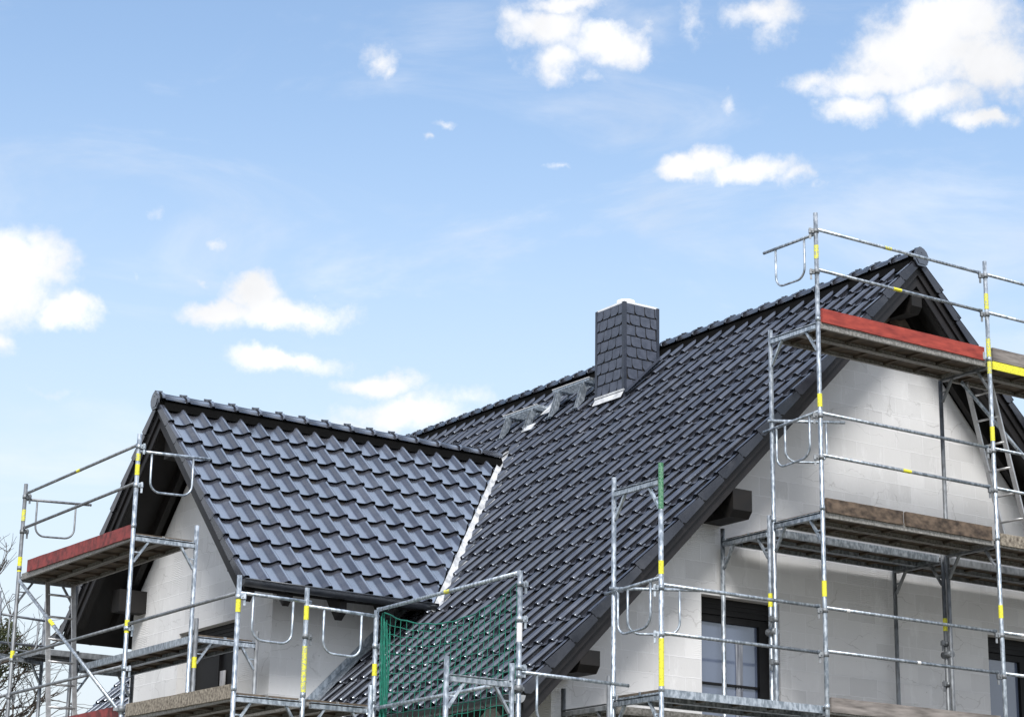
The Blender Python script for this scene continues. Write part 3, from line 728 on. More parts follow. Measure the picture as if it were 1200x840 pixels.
def end_guard(root, p, q, over=.05, mat='galv'):
    """end rail with a U-shaped loop below"""
    p = V(p); q = V(q); d = (q-p).normalized(); L = (q-p).length
    m_ = MB(); m_.tube([p - d*.02, q + d*over], .0168, 10)
    a = .16; b2 = L - .15; r = .12; dep = .44; pts = []
    for t, z in ((a, 0), (a, -(dep-r))): pts.append(p + d*t + V((0,0,z)))
    for k in range(1, 6): th_ = math.pi/2*k/6; pts.append(p + d*(a+r-r*math.cos(th_)) + V((0,0,-(dep-r)-r*math.sin(th_))))
    pts.append(p + d*(a+r) + V((0,0,-dep))); pts.append(p + d*(b2-r) + V((0,0,-dep)))
    for k in range(1, 6): th_ = math.pi/2*k/6; pts.append(p + d*(b2-r+r*math.sin(th_)) + V((0,0,-(dep-r)-r*math.cos(th_))))
    pts += [p + d*b2 + V((0,0,-(dep-r))), p + d*b2]
    m_.tube(pts, .0125, 8)
    return m_.build('end_guard', mat, root)

# ---- main gable scaffold ---------------------------------------------------------------
YO, YI = 15.82, 16.57
XC, XA, XB, XD = 12.36, 14.43, 16.94, 19.51
sc = thing('scaffold', (XA, YO, 0), 'tall galvanised scaffold before the main gable wall with bright red toe board on top', 'scaffold', 'scaffold runs around the house')
pole(sc, XC, YO, 6.31, [(5.23, 5.36), (4.14, 4.62), (5.86, 6.31, 'green')], lean=(0, 0))
pole(sc, XC+.0, YI, 6.30)
pole(sc, XA, YO, 9.31, [(8.80, 8.95, 'worn_yellow'), (7.20, 7.34), (5.24, 5.40)])
pole(sc, XA, YI, 8.20, [])
pole(sc, XB, YO, 9.28, [(8.72, 8.90, 'worn_yellow'), (7.98, 8.38, 'worn_yellow'), (7.22, 7.38), (5.28, 5.42)])
pole(sc, XB, YI, 8.06, mat='galv_old')
pole(sc, XD, YO, 9.28, [(7.22, 7.38)]); pole(sc, XD, YI, 8.2)
Zs = (4.10, 6.08, 8.08)
frame_top(sc, (XC, YO), (XC, YI), 4.08); frame_top(sc, (XC, YO), (XC, YI), 6.14)
for X_ in (XA, XB, XD):
    for z in Zs: frame_top(sc, (X_, YO), (X_, YI), z, 'galv' if X_ == XA else 'galv_old')
deck(sc, XC, XA, YO+.02, YI-.02, 4.10, 'x', mat='galv')
deck(sc, XA, XB, YO+.02, YI-.02, 4.10, 'x'); deck(sc, XB, XD, YO+.02, YI-.02, 4.10, 'x')
deck(sc, XA, XB, YO+.02, YI-.02, 6.08, 'x'); deck(sc, XB, XD, YO+.02, YI-.02, 6.08, 'x')
deck(sc, XA, XB, YO+.02, YI-.02, 8.08, 'x')
deck(sc, XB, XD, YO+.02, YI-.02, 8.08, 'x')
MB().box((XB+.06, YO+.0, 8.045), (XD-.06, YO+.015, 8.135)).build('yellow_rail', 'yellow', sc)
toe(sc, (XA+.07, YO+.02, 8.125), (XB-.06, YO+.02, 8.125), .15, .03, 'red', 'bright red painted toe board', clip=(1,))
toe(sc, (XB+.07, YO+.02, 8.145), (XD-.06, YO+.02, 8.145), .15, .035, 'greywood')
toe(sc, (XA+.06, YO+.02, 6.115), (XA+1.13, YO+.02, 6.115), .145, .035, 'wood', 'shorter weathered brown toe board')
toe(sc, (XA+1.17, YO+.02, 6.112), (XB-.07, YO+.02, 6.112), .15, .035, 'wood')
toe(sc, (XB+.06, YO+.02, 6.08), (XD-.07, YO+.02, 6.08), .13, .035, 'lichen_wood')
toe(sc, (XA+.06, YO+.02, 4.10), (XB-.07, YO+.02, 4.10), .145, .035, 'greywood')
toe(sc, (XB+.06, YO+.02, 4.10), (XD-.07, YO+.02, 4.10), .145, .035, 'greywood')
yr = YO + .035
for (xa, xb) in ((XA, XB), (XB, XD)):
    for z, bd in ((9.147, [(.42, .10, 'worn_yellow')]), (8.702, [(.47, .12, 'yellow')]), (7.150, []), (6.708, [(.49, .12, 'yellow')]), (5.138, [(.12, .05, 'white_band')]), (4.702, [(.52, .05, 'white_band')])):
        rail(sc, (xa+.05, yr, z), (xb-.05, yr, z), bd)
for z in (5.14, 4.68): rail(sc, (XC+.05, yr, z+.0), (XA-.05, yr, z))
for X_ in (XC, XA, XB):
    for z in ((5.1, 4.66) if X_ == XC else (5.1, 4.66, 7.11, 6.67, 9.11, 8.66)):
        coupler(sc, X_, YO, z, (-.82, .57, 0) if X_ != XB else (-.9, .43, 0), 'galv' if z < 6 and X_ == XC else 'galv_old')
for z in (5.1, 4.66): coupler(sc, XA, YI, z, (-1, 0, 0)); coupler(sc, XB, YI+.06, z, (-1, 0, 0))
end_guard(sc, (XA, YO+.03, 9.08), (XA+.02, YI+.06, 9.10))
end_guard(sc, (XA, YO, 7.16), (XA-.02, YI+.06, 7.10))
end_guard(sc, (XA-.03, YI, 7.20), (XA+.60, YI-.40, 7.20))
end_guard(sc, (XC, YO, 5.20), (XC-.02, YI+.06, 5.15))
end_guard(sc, (XC-.03, YI, 5.19), (XC+.66, YI-.44, 5.19))
rail(sc, (XA+.05, YO+.06, 4.16), (XA+.05, YI-.03, 4.16), r=.008, coup=False)

# ladder inside the right-hand bay
def ladder(name, A0, A1, B0, B1, n, label, r=.017):
    root = thing(name, (V(A1)+V(B1))/2, label, 'ladder', 'aluminium scaffold ladders')
    for a, b_ in ((A0, A1), (B0, B1)):
        m_ = MB(); m_.beam(a, b_, .022, .055, tuple((V(B0)-V(A0)).normalized())); m_.build('side_rail', 'alu', root)
    for i in range(n):
        t = (i+.6)/n; p = V(A0).lerp(V(A1), t); q = V(B0).lerp(V(B1), t)
        m_ = MB(); m_.tube([p, q], .0145, 8); m_.build('rung', 'alu', root)
    return root
ladder('ladder', (17.30, 16.52, 8.10), (17.86, 16.52, 6.14), (17.32, 16.19, 8.10), (17.88, 16.19, 6.14), 7, 'aluminium ladder leaning below the top platform of the main gable scaffold, right of the wall')

# diagonal tube behind the right bay
rail(sc, (XB+.04, YI-.30, 7.98), (XD-.3, YI-.30, 6.3), r=.0215)
# ---- narrow inner scaffold row next to the gable wall ------------------------------------
Y2a, Y2b = 16.64, 17.40
s2 = thing('inner_scaffold', (XA, Y2b, 0), 'lower galvanised scaffold row squeezed between the tall scaffold and the main gable wall', 'scaffold', 'scaffold runs around the house')
for X_, zt in ((XA, 6.20), (XB, 6.14), (XD, 6.2)):
    mt = 'galv' if X_ == XA else 'galv_old'
    pole(s2, X_, Y2a, zt, [(5.24, 5.38)] if X_ != XD else [], mat=mt); pole(s2, X_, Y2b, zt-.02, mat=mt)
    frame_top(s2, (X_, Y2a), (X_, Y2b), 6.02, mt); frame_top(s2, (X_, Y2a), (X_, Y2b), 4.04, mt)
pole(s2, XC, Y2a, 4.35, mat='galv_old'); pole(s2, XC, Y2b, 4.30, mat='galv_old'); frame_top(s2, (XC, Y2a), (XC, Y2b), 4.06, 'galv_old')
deck(s2, XA, XB, Y2a+.02, Y2b-.02, 6.02, 'x', mat='galv'); deck(s2, XB, XD, Y2a+.02, Y2b-.02, 6.02, 'x', mat='galv_old')
deck(s2, XC, XA, Y2a+.02, Y2b-.02, 4.02, 'x'); deck(s2, XA, XB, Y2a+.02, Y2b-.02, 4.02, 'x'); deck(s2, XB, XD, Y2a+.02, Y2b-.02, 4.02, 'x')
for X_ in (XA, XB):
    m_ = MB(); m_.tube([(X_, YI-.02, 4.98), (X_, Y2a+.05, 4.98)], .038, 12); m_.beam((X_-.06, (YI+Y2a)/2, 4.98), (X_+.06, (YI+Y2a)/2, 4.98), .02, .02); m_.build('coupler', 'galv_old', s2)

# ---- wing gable scaffold ---------------------------------------------------------------
WO, WI = 9.27, 10.02
Y1, Y2, Y3, Y4 = 18.50, 21.10, 24.38, 26.95
ws = thing('scaffold', (WO, Y2, 0), 'galvanised scaffold along the wing gable wall, with dark red toe boards and a diagonal brace', 'scaffold', 'scaffold runs around the house')
pole(ws, WO, Y1, 5.24, [(4.88, 5.04)]); pole(ws, WI, Y1, 5.20, [(4.88, 5.02), (4.14, 4.62, 'worn_yellow')])
pole(ws, WO, Y2, 7.16, [(6.86, 6.94, 'worn_yellow'), (6.70, 6.82), (4.98, 5.12)]); pole(ws, WI, Y2, 6.24)
pole(ws, WO, Y3, 7.18, [(6.72, 6.86, 'worn_yellow'), (6.10, 6.28), (5.02, 5.15)], mat='galv_old'); pole(ws, WI, Y3, 6.24, mat='galv_old')
pole(ws, WO, Y4, 7.2); pole(ws, WI, Y4, 6.2, mat='galv_old')
frame_top(ws, (WO, Y1), (WI, Y1), 4.06)
for Y_, mt in ((Y2, 'galv'), (Y3, 'galv_old'), (Y4, 'galv_old')):
    frame_top(ws, (WO, Y_), (WI, Y_), 6.02, mt); frame_top(ws, (WO, Y_), (WI, Y_), 4.04, mt)
deck(ws, WO+.02, WI-.02, Y2, Y3, 6.02, 'y'); deck(ws, WO+.02, WI-.02, Y1, Y2, 4.06, 'y'); deck(ws, WO+.02, WI-.02, Y2, Y3, 4.04, 'y'); deck(ws, WO+.02, WI-.02, Y3, Y4, 4.04, 'y')
toe(ws, (WO+.02, Y3-.24, 6.065), (WO+.02, Y2+.06, 6.025), .145, .035, 'darkred', 'flaking dark red toe board on the upper platform')
toe(ws, (WO+.02, Y3-.06, 4.075), (WO+.02, Y2+.06, 4.075), .145, .035, 'darkred')
toe(ws, (WO+.02, Y2-.10, 4.085), (WO+.02, Y1+.07, 4.06), .135, .04, 'lichen_wood', 'lichen-covered grey toe board')
xr = WO - .0
for z, bd in ((7.055, [(.50, .10, 'yellow')]), (6.628, [])): rail(ws, (xr, Y3-.05, z), (xr, Y2+.05, z-.01), bd, mat='galv_old')
for z in (5.075, 4.635):
    rail(ws, (xr, Y3-.05, z), (xr, Y2+.05, z-.005), mat='galv_old'); rail(ws, (xr, Y4, z), (xr, Y3+.05, z), mat='galv_old')
rail(ws, (xr, Y2-.05, 5.072), (xr, Y1+.05, 5.07), mat='galv_old')
for Y_, zz in ((Y1, (5.03,)), (Y2, (7.02, 6.59, 5.03, 4.60)), (Y3, (7.02, 6.59, 5.04, 4.60))):
    for z in zz: coupler(ws, WO, Y_, z, (.8, -.6, 0), 'galv' if Y_ != Y3 else 'galv_old')
end_guard(ws, (WO, Y3, 6.99), (WI+.06, Y3, 7.03), mat='galv_old'); end_guard(ws, (WO, Y2, 6.97), (WI+.06, Y2, 7.0)); end_guard(ws, (WO, Y1, 5.07), (WI, Y1, 5.06)); 
br_ = rail(ws, (WO-.03, Y3-.12, 5.97), (WO-.03, Y2+.05, 4.18), [(.36, .16, 'yellow')], r=.0215)
m_ = MB(); m_.tube([(WO, Y2, 4.14), (WO, Y2, 4.21)], .040, 12); m_.beam((WO-.08, Y2+.03, 4.17), (WO+.09, Y2-.03, 4.17), .03, .03); m_.build('coupler', 'galv_old', ws)
ladder('ladder', (9.62, 24.33, 6.02), (9.62, 23.93, 4.10), (9.95, 24.33, 6.02), (9.95, 23.93, 4.10), 7, 'aluminium ladder below the red-edged upper platform at far left')
# ---- inner row of the wing scaffold ------------------------------------------------------
w2 = thing('inner_scaffold', (10.45, Y2, 0), 'low galvanised scaffold row against the wing gable wall, its platform crossing the dark window', 'scaffold', 'scaffold runs around the house')
for Y_, mt in ((Y2, 'galv_old'), (Y3-.02, 'galv_old')):
    pole(w2, 10.08, Y_, 5.22, [(4.68, 4.80), (4.12, 4.30)] if Y_ == Y2 else [], mat=mt); pole(w2, 10.82, Y_, 5.15, mat=mt); frame_top(w2, (10.08, Y_), (10.82, Y_), 5.0, 'galv')
deck(w2, 10.10, 10.80, Y2, Y3, 5.0, 'y', mat='galv')
# ---- eave scaffold beside the net -----------------------------------------------------------
es = thing('scaffold', (10.82, 17.2, 0), 'galvanised scaffold posts holding the green net in front of the main eave', 'scaffold', 'scaffold runs around the house')
XE1, XE2, YN = 10.06, 10.82, 15.93
pole(es, XE2, Y1, 5.06, [(4.40, 4.52)]); pole(es, XE2, YN, 5.10, [(4.45, 4.62, 'white_band')])
pole(es, 10.05, YN, 4.25); pole(es, 10.745, YN, 4.25)
pole(es, XE2-.06, Y1-.04, 4.30)
frame_top(es, (10.05, YN), (10.745, YN), 4.07); frame_top(es, (WI+.06, Y1), (XE2-.06, Y1), 4.06)
rail(es, (XE2, Y1-.03, 5.06), (XE2, YN+.03, 5.085), [(.52, .10, 'worn_yellow')], r=.019); rail(es, (XE2, Y1-.03, 4.075), (XE2, YN+.03, 4.10), r=.019)
end_guard(es, (WI+.04, Y1, 5.02), (XE2-.02, Y1, 5.00)); end_guard(es, (XE2+.04, YN, 4.18), (12.00, YN-.01, 4.16))
deck(es, 10.06, 10.80, Y1, Y2, 4.06, 'y')
m_ = MB(); m_.tube([(XE2, YN, 4.00), (XE2, YN, 4.06)], .04, 12); m_.beam((10.72, YN, 4.03), (XE2+.05, YN, 4.03), .04, .03); m_.build('coupler', 'galv_old', es)
for z in (4.98, 4.66): coupler(es, XE2, YN, z, (1, -.1, 0), 'galv')
coupler(es, XE2, Y1, 4.7, (1, 0, 0), 'galv'); coupler(es, WI, Y1, 4.72, (1, 0, 0), 'galv_old'); coupler(es, XE2, YN, 4.22, (1, 0, 0), 'galv')

# ---- green safety net ----------------------------------------------------------------------
net = MB(); ny, nz = 25, 15
def netp(i, j):
    t = i/ny; s_ = j/nz
    y = Y1 - .08 - (Y1 - YN - .12)*(t + .05*math.sin(math.pi*t)*(1-s_)*.3)
    sag = .26*4*t*(1-t)*(1-t*.25)*math.exp(-s_*2.2)
    z = 5.03 - sag - (1.50 - 0)*s_ + sag*s_*.4
    x = XE2 + .045 + .05*math.sin(math.pi*t)*(1-s_) + .008*math.sin(i*1.3+j*.9)
    return (x, y, z + .006*math.sin(i*1.9+j*2.3))
for i in range(ny+1): net.tube([netp(i, j) for j in range(nz+1)], .0037 if i else .006, 4, caps=False)
for j in range(nz+1): net.tube([netp(i, j) for i in range(ny+1)], .0037 if j else .007, 4, caps=False)
for k in range(11):   # gathered folds at the far post
    net.tube([(XE2+.03+.018*math.sin(k*2.1), Y1-.07-.012*k+.02*math.sin(k+z_*4), 5.03-z_*(1.0) - .02*k) for z_ in [i*.12 for i in range(13)]], .006, 5, caps=False)
o = net.build('safety_net', 'net'); o['label'] = 'green knotted safety net hanging between two posts in front of the main roof eave'; o['category'] = 'net'

# ---- scaffold on the far side of the wing ----------------------------------------------------
fs = thing('scaffold', (10.45, 27.0, 0), 'distant scaffold corner seen past the ladder at lower left, with green-painted posts', 'scaffold', 'scaffold runs around the house')
FY = 27.0
pole(fs, 10.02, FY, 6.3, [(5.72, 5.88, 'worn_yellow')], mat='galv_old'); pole(fs, 10.80, FY+.3, 6.28, mat='galv_old')
pole(fs, 10.30, FY+2.6, 5.05, [(4.0, 4.5, 'green')], mat='galv_old'); pole(fs, 11.10, FY+2.9, 5.3); pole(fs, 10.70, FY+2.6, 4.9, [(4.0, 4.6, 'green')], mat='galv_old')
frame_top(fs, (9.98, FY), (10.80, FY+.3), 5.46, 'galv'); deck(fs, 10.45, 12.6, FY-.45, FY+.25, 5.48, 'x', mat='galv_old')
for z in (5.75, 5.72): pass
rail(fs, (9.0, FY, 5.62), (10.9, FY+.2, 5.66), mat='galv_old'); rail(fs, (9.0, FY+.9, 4.5), (10.6, FY+2.6, 4.62), mat='galv_old'); rail(fs, (9.0, FY+2.6, 4.86), (10.35, FY+2.6, 4.9), mat='galv_old')
rail(fs, (9.2, FY+2.6, 4.05), (11.4, FY+2.6, 4.10), mat='galv_old'); rail(fs, (10.6, FY+2.6, 4.42), (12.3, FY+2.6, 4.50), mat='galv_old')
end_guard(fs, (10.05, FY, 6.0), (10.80, FY+.2, 6.0), mat='galv_old')
deck(fs, 9.0, 10.4, FY+2.2, FY+2.8, 4.66, 'x', mat='galv_old')

# ------------------------------------------------------------------ tree at far left
tr_ = thing('tree', (13.9, 40.0, 0), 'leafless tree with one dense dark evergreen clump, behind the scaffold at left edge', 'tree')
random.seed(21)
def branch(mb, p, d, L, r, depth, tips):
    pts = [V(p)]; n = 5; d = V(d).normalized()
    for i in range(n):
        d = (d + V((random.gauss(0,.13), random.gauss(0,.13), random.gauss(.03,.10)))).normalized(); pts.append(pts[-1] + d*L/n)
    mb.tube(pts, r, 6 if r > .03 else 4, r2=r*.55, caps=False)
    if depth == 0: tips.append(pts[-1]); return
    for k in range(3 if depth > 1 else 4):
        a = random.choice(pts[2:]); e = (d + V((random.gauss(0,.6), random.gauss(0,.6), random.gauss(.1,.4)))).normalized()
        branch(mb, a, e, L*random.uniform(.5,.75), r*.5, depth-1, tips)
TB = V((13.9, 40.0, 0))
tk = MB(); tk.tube([TB, TB+V((.1,0,2.2)), TB+V((.0,0,4.5)), TB+V((.2,0,6.5)), TB+V((.1,0,8.4))], .24, 12, r2=.06); tk.build('trunk', 'bark', tr_)
br = MB(); tips = []
for k in range(26):
    a = TB + V((0,0,random.uniform(4.2,8.3))); an = random.uniform(0, 6.28)
    if k < 15: an = random.uniform(-.7, .7)
    branch(br, a, (math.cos(an), math.sin(an)*.7, random.uniform(.3, 1.0)), random.uniform(1.3, 2.0), .045, 3, tips)
br.build('branches', 'bark', tr_)
def clump(c, rad, n, ls):
    lf = MB()
    for i in range(n):
        while True:
            p = V((random.uniform(-1,1), random.uniform(-1,1), random.uniform(-1,1)))
            if .25 < p.length < 1: break
        p = V((p.x*rad[0], p.y*rad[1], p.z*rad[2]))
        if noise.noise(p*2.1 + V(c)) < -.12: continue
        p = p + V(c); a = V((random.gauss(0,1), random.gauss(0,1), random.gauss(0,1))).normalized(); b2 = a.cross(V((random.gauss(0,1), random.gauss(0,1), random.gauss(0,1)))).normalized()
        s_ = ls*random.uniform(.6, 1.3)
        lf.add([p - a*s_, p - b2*s_*.45, p + a*s_, p + b2*s_*.45], [(0,1,2,3)])
    return lf
CAMP = V((0, 0, 1.6))
def px_dir(x, y):
    f, pitch, roll, yaw = 2500.5, .278759, .01724226, .5909269
    fw = V((math.sin(yaw)*math.cos(pitch), math.cos(yaw)*math.cos(pitch), math.sin(pitch))); r = V((math.cos(yaw), -math.sin(yaw), 0)); u = r.cross(fw)
    r2 = r*math.cos(roll) + u*math.sin(roll); u2 = -r*math.sin(roll) + u*math.cos(roll)
    return (r2*((x-600)/f) - u2*((y-420)/f) + fw).normalized(), r2, u2, fw
clump((14.80, 39.8, 7.60), (.46, .5, .42), 4200, .030).build('foliage', 'leaf', tr_)
clump((15.42, 39.7, 7.30), (.24, .28, .26), 1300, .032).build('foliage', 'leaf', tr_)
clump((14.75, 39.8, 7.0), (.34, .34, .5), 500, .035).build('foliage', 'leaf', tr_)

# ------------------------------------------------------------------ ground
g = MB(); n = 40
for i in range(n+1):
    for j in range(n+1):
        x = -3000 + 6000*i/n; y = -3000 + 6000*j/n; g.v.append((x, y, 0))
for i in range(n):
    for j in range(n): g.f.append((i*(n+1)+j, (i+1)*(n+1)+j, (i+1)*(n+1)+j+1, i*(n+1)+j+1)); g.sm.append(False)
o = g.build('ground', 'ground'); o['kind'] = 'structure'; o['label'] = 'grassy earth of the building plot'

# ------------------------------------------------------------------ sky, clouds and sun
SUN_EL, SUN_AZ = 47, 217       # azimuth of the sun measured clockwise from +y
w = bpy.data.worlds.new('World'); S.world = w; w.use_nodes = True
nt = w.node_tree; nt.nodes.clear(); L = nt.links.new
out = nd(nt, 'ShaderNodeOutputWorld'); bg = nd(nt, 'ShaderNodeBackground'); L(bg.outputs[0], out.inputs['Surface'])
sky = nd(nt, 'ShaderNodeTexSky', sky_type='NISHITA'); sky.sun_disc = False
sky.sun_elevation = R(SUN_EL); sky.sun_rotation = R(SUN_AZ); sky.air_density = 1.3; sky.dust_density = 1.2; sky.ozone_density = 1.6; sky.altitude = 100
tc = nd(nt, 'ShaderNodeTexCoord'); sp = nd(nt, 'ShaderNodeSeparateXYZ'); L(tc.outputs['Generated'], sp.inputs[0])
def mth(op, a, b=None, c=None, clamp=False):
    n = nd(nt, 'ShaderNodeMath', operation=op); n.use_clamp = clamp
    for i, v in enumerate((a, b, c)):
        if v is None: continue
        if isinstance(v, (int, float)): n.inputs[i].default_value = v
        else: L(v, n.inputs[i])
    return n.outputs[0]
az = mth('ARCTAN2', sp.outputs[0], sp.outputs[1]); el = mth('ARCSINE', sp.outputs[2])
# gentle warp so that the cloud outlines are ragged
nw = nd(nt, 'ShaderNodeTexNoise'); nw.inputs['Scale'].default_value = 22; nw.inputs['Detail'].default_value = 7; nw.inputs['Roughness'].default_value = .62
L(tc.outputs['Generated'], nw.inputs['Vector']); sw = nd(nt, 'ShaderNodeSeparateColor'); L(nw.outputs['Color'], sw.inputs[0])
azw = mth('ADD', az, mth('MULTIPLY', mth('SUBTRACT', sw.outputs[0], .5), .046)); elw = mth('ADD', el, mth('MULTIPLY', mth('SUBTRACT', sw.outputs[1], .5), .030))
# clouds: centre and half size in the photograph's pixels, density
CL = [(655,4,70,16,.9),(15,325,68,56,1),(-20,345,64,50,1),(88,370,40,24,1),(60,360,30,14,.6),(-5,408,25,18,.7),
      (290,350,50,30,1),(250,372,62,20,1),(352,362,82,22,1),(318,372,55,18,1),(228,330,14,10,.55),(170,330,12,10,.45),(242,293,18,9,.55),
      (340,422,72,16,.9),(443,452,56,15,.85),(470,490,110,26,.85),(400,505,120,24,.7),(520,500,60,20,.6),
      (445,75,24,22,.65),(428,62,24,26,.45),(455,88,14,14,.6),(522,142,16,5,.5),(497,163,8,7,.4),(664,198,14,5,.5),
      (640,30,60,36,.95),(715,50,66,30,.95),(655,75,48,26,.8),(605,12,38,24,.7),(760,55,28,22,.8),(690,92,34,14,.5),
      (885,12,55,20,.8),(815,25,20,32,.5),(855,120,14,18,.4),(905,30,24,22,.55),
      (1060,60,105,56,1),(1110,30,100,48,1),(1150,80,66,44,1),(1020,95,74,26,.9),(1000,130,45,22,.9),(1090,120,60,32,.9),(1145,145,44,13,.85),(960,92,40,16,.8),(1180,110,30,34,.6),
      (830,192,40,27,1),(800,200,40,18,.95),(880,203,62,22,.95),(925,212,26,16,.7),(950,222,26,9,.5),(790,195,26,20,.5),
      (50,460,42,7,.4),(180,245,10,8,.25),(1090,195,14,10,.25),(560,470,60,12,.4)]
dens = None
for (cx, cy, rx, ry, k) in CL:
    d_, r2, u2, fw = px_dir(cx, cy)
    a0 = math.atan2(d_.x, d_.y); e0 = math.asin(d_.z)
    hx = rx/2500/math.cos(e0)*1.0; hy = ry/2500
    # tilt of roll is ignored: 1 degree
    u = mth('MULTIPLY', mth('SUBTRACT', azw, a0), 1/hx); v = mth('MULTIPLY', mth('SUBTRACT', elw, e0), 1/hy)
    rr = mth('SQRT', mth('ADD', mth('MULTIPLY', u, u), mth('MULTIPLY', v, v)))
    val = mth('MULTIPLY', mth('SUBTRACT', 1.15, rr), k*(1.5 if k >= .85 else 1.2))
    dens = val if dens is None else mth('SMOOTH_MAX', dens, val, .12)
nf = nd(nt, 'ShaderNodeTexNoise'); nf.inputs['Scale'].default_value = 36; nf.inputs['Detail'].default_value = 9; nf.inputs['Roughness'].default_value = .65
L(tc.outputs['Generated'], nf.inputs['Vector'])
den = mth('ADD', mth('MAXIMUM', dens, -1.0), mth('MULTIPLY', mth('SUBTRACT', nf.outputs['Fac'], .515), 2.3))
mr = nd(nt, 'ShaderNodeMapRange', interpolation_type='SMOOTHSTEP'); mr.inputs['From Min'].default_value = .0; mr.inputs['From Max'].default_value = 1.15; mr.inputs['To Max'].default_value = .96
L(den, mr.inputs['Value'])
# broken cloud over the rest of the dome (outside the picture: overhead and behind the camera)
nb = nd(nt, 'ShaderNodeTexNoise'); nb.inputs['Scale'].default_value = 2.6; nb.inputs['Detail'].default_value = 8; nb.inputs['Roughness'].default_value = .55
L(tc.outputs['Generated'], nb.inputs['Vector'])
mb_ = nd(nt, 'ShaderNodeMapRange', interpolation_type='SMOOTHSTEP'); mb_.inputs['From Min'].default_value = .42; mb_.inputs['From Max'].default_value = .60; mb_.inputs['To Max'].default_value = .9
L(nb.outputs['Fac'], mb_.inputs['Value'])
fwd = px_dir(600, 380)[0]
dt = nd(nt, 'ShaderNodeVectorMath', operation='DOT_PRODUCT'); L(tc.outputs['Generated'], dt.inputs[0]); dt.inputs[1].default_value = fwd
away = nd(nt, 'ShaderNodeMapRange', interpolation_type='SMOOTHSTEP'); away.inputs['From Min'].default_value = .93; away.inputs['From Max'].default_value = .80
L(dt.outputs['Value'], away.inputs['Value'])
rest = mth('MULTIPLY', mb_.outputs[0], away.outputs[0])
# faint wisps
vmap = nd(nt, 'ShaderNodeMapping'); vmap.inputs['Scale'].default_value = (1, 1, 3.2); L(tc.outputs['Generated'], vmap.inputs['Vector'])
nv = nd(nt, 'ShaderNodeTexNoise'); nv.inputs['Scale'].default_value = 6.5; nv.inputs['Detail'].default_value = 9; nv.inputs['Roughness'].default_value = .6; nv.inputs['Distortion'].default_value = .6; L(vmap.outputs[0], nv.inputs['Vector'])
veil = nd(nt, 'ShaderNodeMapRange', interpolation_type='SMOOTHSTEP'); veil.inputs['From Min'].default_value = .50; veil.inputs['From Max'].default_value = .78; veil.inputs['To Max'].default_value = .38; L(nv.outputs['Fac'], veil.inputs['Value'])
rest = mth('MAXIMUM', rest, veil.outputs[0])
mask = mth('MAXIMUM', mr.outputs[0], rest)
# thin haze towards the horizon
hz = nd(nt, 'ShaderNodeMapRange', interpolation_type='SMOOTHSTEP'); hz.inputs['From Min'].default_value = .44; hz.inputs['From Max'].default_value = .02; hz.inputs['To Max'].default_value = .98
L(el, hz.inputs['Value'])
SKYK = .11
CLOUD = .54
sk = nd(nt, 'ShaderNodeVectorMath', operation='SCALE'); L(sky.outputs[0], sk.inputs[0]); sk.inputs['Scale'].default_value = 1.0
sk.operation = 'MULTIPLY'; sk.inputs[1].default_value = (.98, .97, .98)
hm = nd(nt, 'ShaderNodeMix', data_type='RGBA'); L(hz.outputs[0], hm.inputs['Factor']); L(sk.outputs[0], hm.inputs['A']); hm.inputs['B'].default_value = (.42/SKYK, .455/SKYK, .49/SKYK, 1)
cm = nd(nt, 'ShaderNodeMix', data_type='RGBA'); L(mask, cm.inputs['Factor']); L(hm.outputs['Result'], cm.inputs['A'])
ns = nd(nt, 'ShaderNodeTexNoise'); ns.inputs['Scale'].default_value = 22; ns.inputs['Detail'].default_value = 5; L(tc.outputs['Generated'], ns.inputs['Vector'])
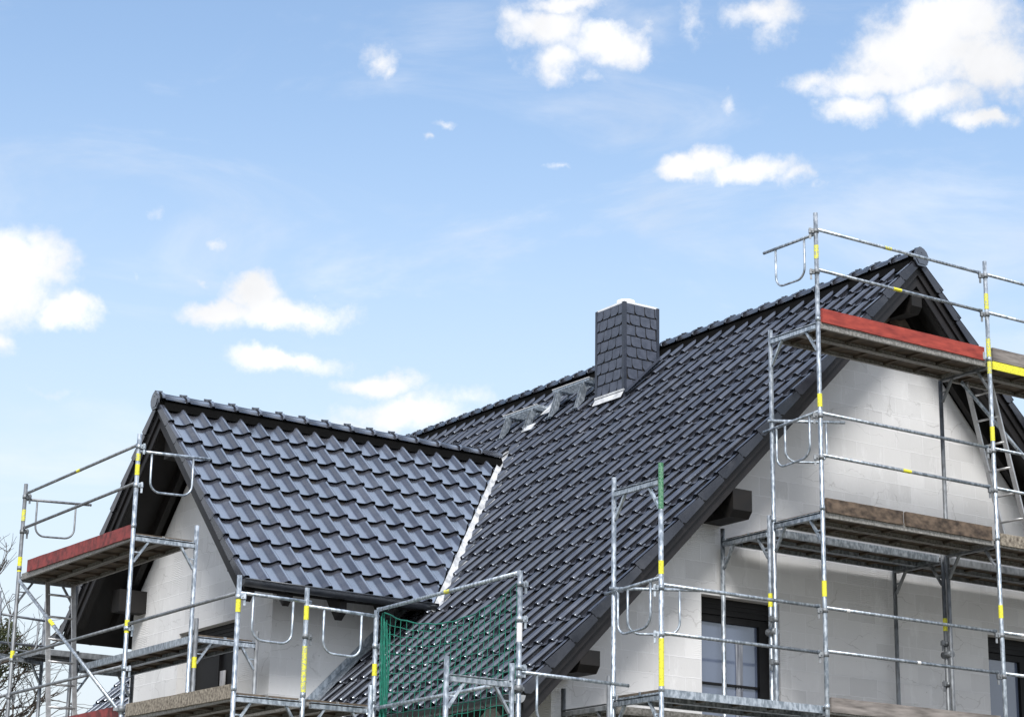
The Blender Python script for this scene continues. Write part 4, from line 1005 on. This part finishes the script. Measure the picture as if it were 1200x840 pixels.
# added bright bluish sky patch, unseen at upper right, to brighten wing tile reflections
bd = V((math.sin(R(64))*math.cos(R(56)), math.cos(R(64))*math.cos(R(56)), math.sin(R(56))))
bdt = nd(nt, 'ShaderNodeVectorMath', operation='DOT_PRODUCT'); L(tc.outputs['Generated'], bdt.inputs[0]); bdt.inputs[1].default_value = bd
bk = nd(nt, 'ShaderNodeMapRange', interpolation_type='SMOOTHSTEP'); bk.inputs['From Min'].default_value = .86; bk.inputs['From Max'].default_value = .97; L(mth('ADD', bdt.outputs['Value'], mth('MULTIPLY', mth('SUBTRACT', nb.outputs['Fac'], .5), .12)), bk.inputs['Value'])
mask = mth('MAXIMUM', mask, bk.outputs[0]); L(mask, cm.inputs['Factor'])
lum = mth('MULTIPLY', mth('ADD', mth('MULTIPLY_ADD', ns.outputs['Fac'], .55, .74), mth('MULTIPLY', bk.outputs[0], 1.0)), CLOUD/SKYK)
cc_ = nd(nt, 'ShaderNodeVectorMath', operation='SCALE'); cc_.inputs[0].default_value = (.985, .99, 1.0); L(lum, cc_.inputs['Scale'])
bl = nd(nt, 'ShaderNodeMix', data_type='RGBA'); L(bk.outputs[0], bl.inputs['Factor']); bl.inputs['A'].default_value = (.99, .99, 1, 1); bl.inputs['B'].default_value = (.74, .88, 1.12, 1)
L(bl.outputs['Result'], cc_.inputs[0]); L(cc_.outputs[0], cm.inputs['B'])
L(cm.outputs['Result'], bg.inputs['Color']); bg.inputs['Strength'].default_value = SKYK

sl = bpy.data.lights.new('sun', 'SUN'); sl.energy = 2.1; sl.angle = R(17); sl.color = (1, .975, .94)
so = bpy.data.objects.new('sun', sl); COL.objects.link(so)
a = R(SUN_AZ); e = R(SUN_EL); sd = V((math.sin(a)*math.cos(e), math.cos(a)*math.cos(e), math.sin(e)))
so.rotation_euler = sd.to_track_quat('Z', 'Y').to_euler(); so.location = sd*40

# ------------------------------------------------------------------ camera
cam = bpy.data.cameras.new('camera'); co = bpy.data.objects.new('camera', cam); COL.objects.link(co)
_, r2, u2, fw = px_dir(600, 420)
m = Matrix((r2, u2, -fw)).transposed().to_4x4(); m.translation = CAMP
co.matrix_world = m
cam.sensor_width = 36; cam.lens = 2500.5/1200*36; cam.clip_end = 8000; cam.clip_start = .1
S.camera = co
S.view_settings.view_transform = 'Standard'; S.view_settings.look = 'None'; S.view_settings.exposure = .93; S.view_settings.gamma = 1
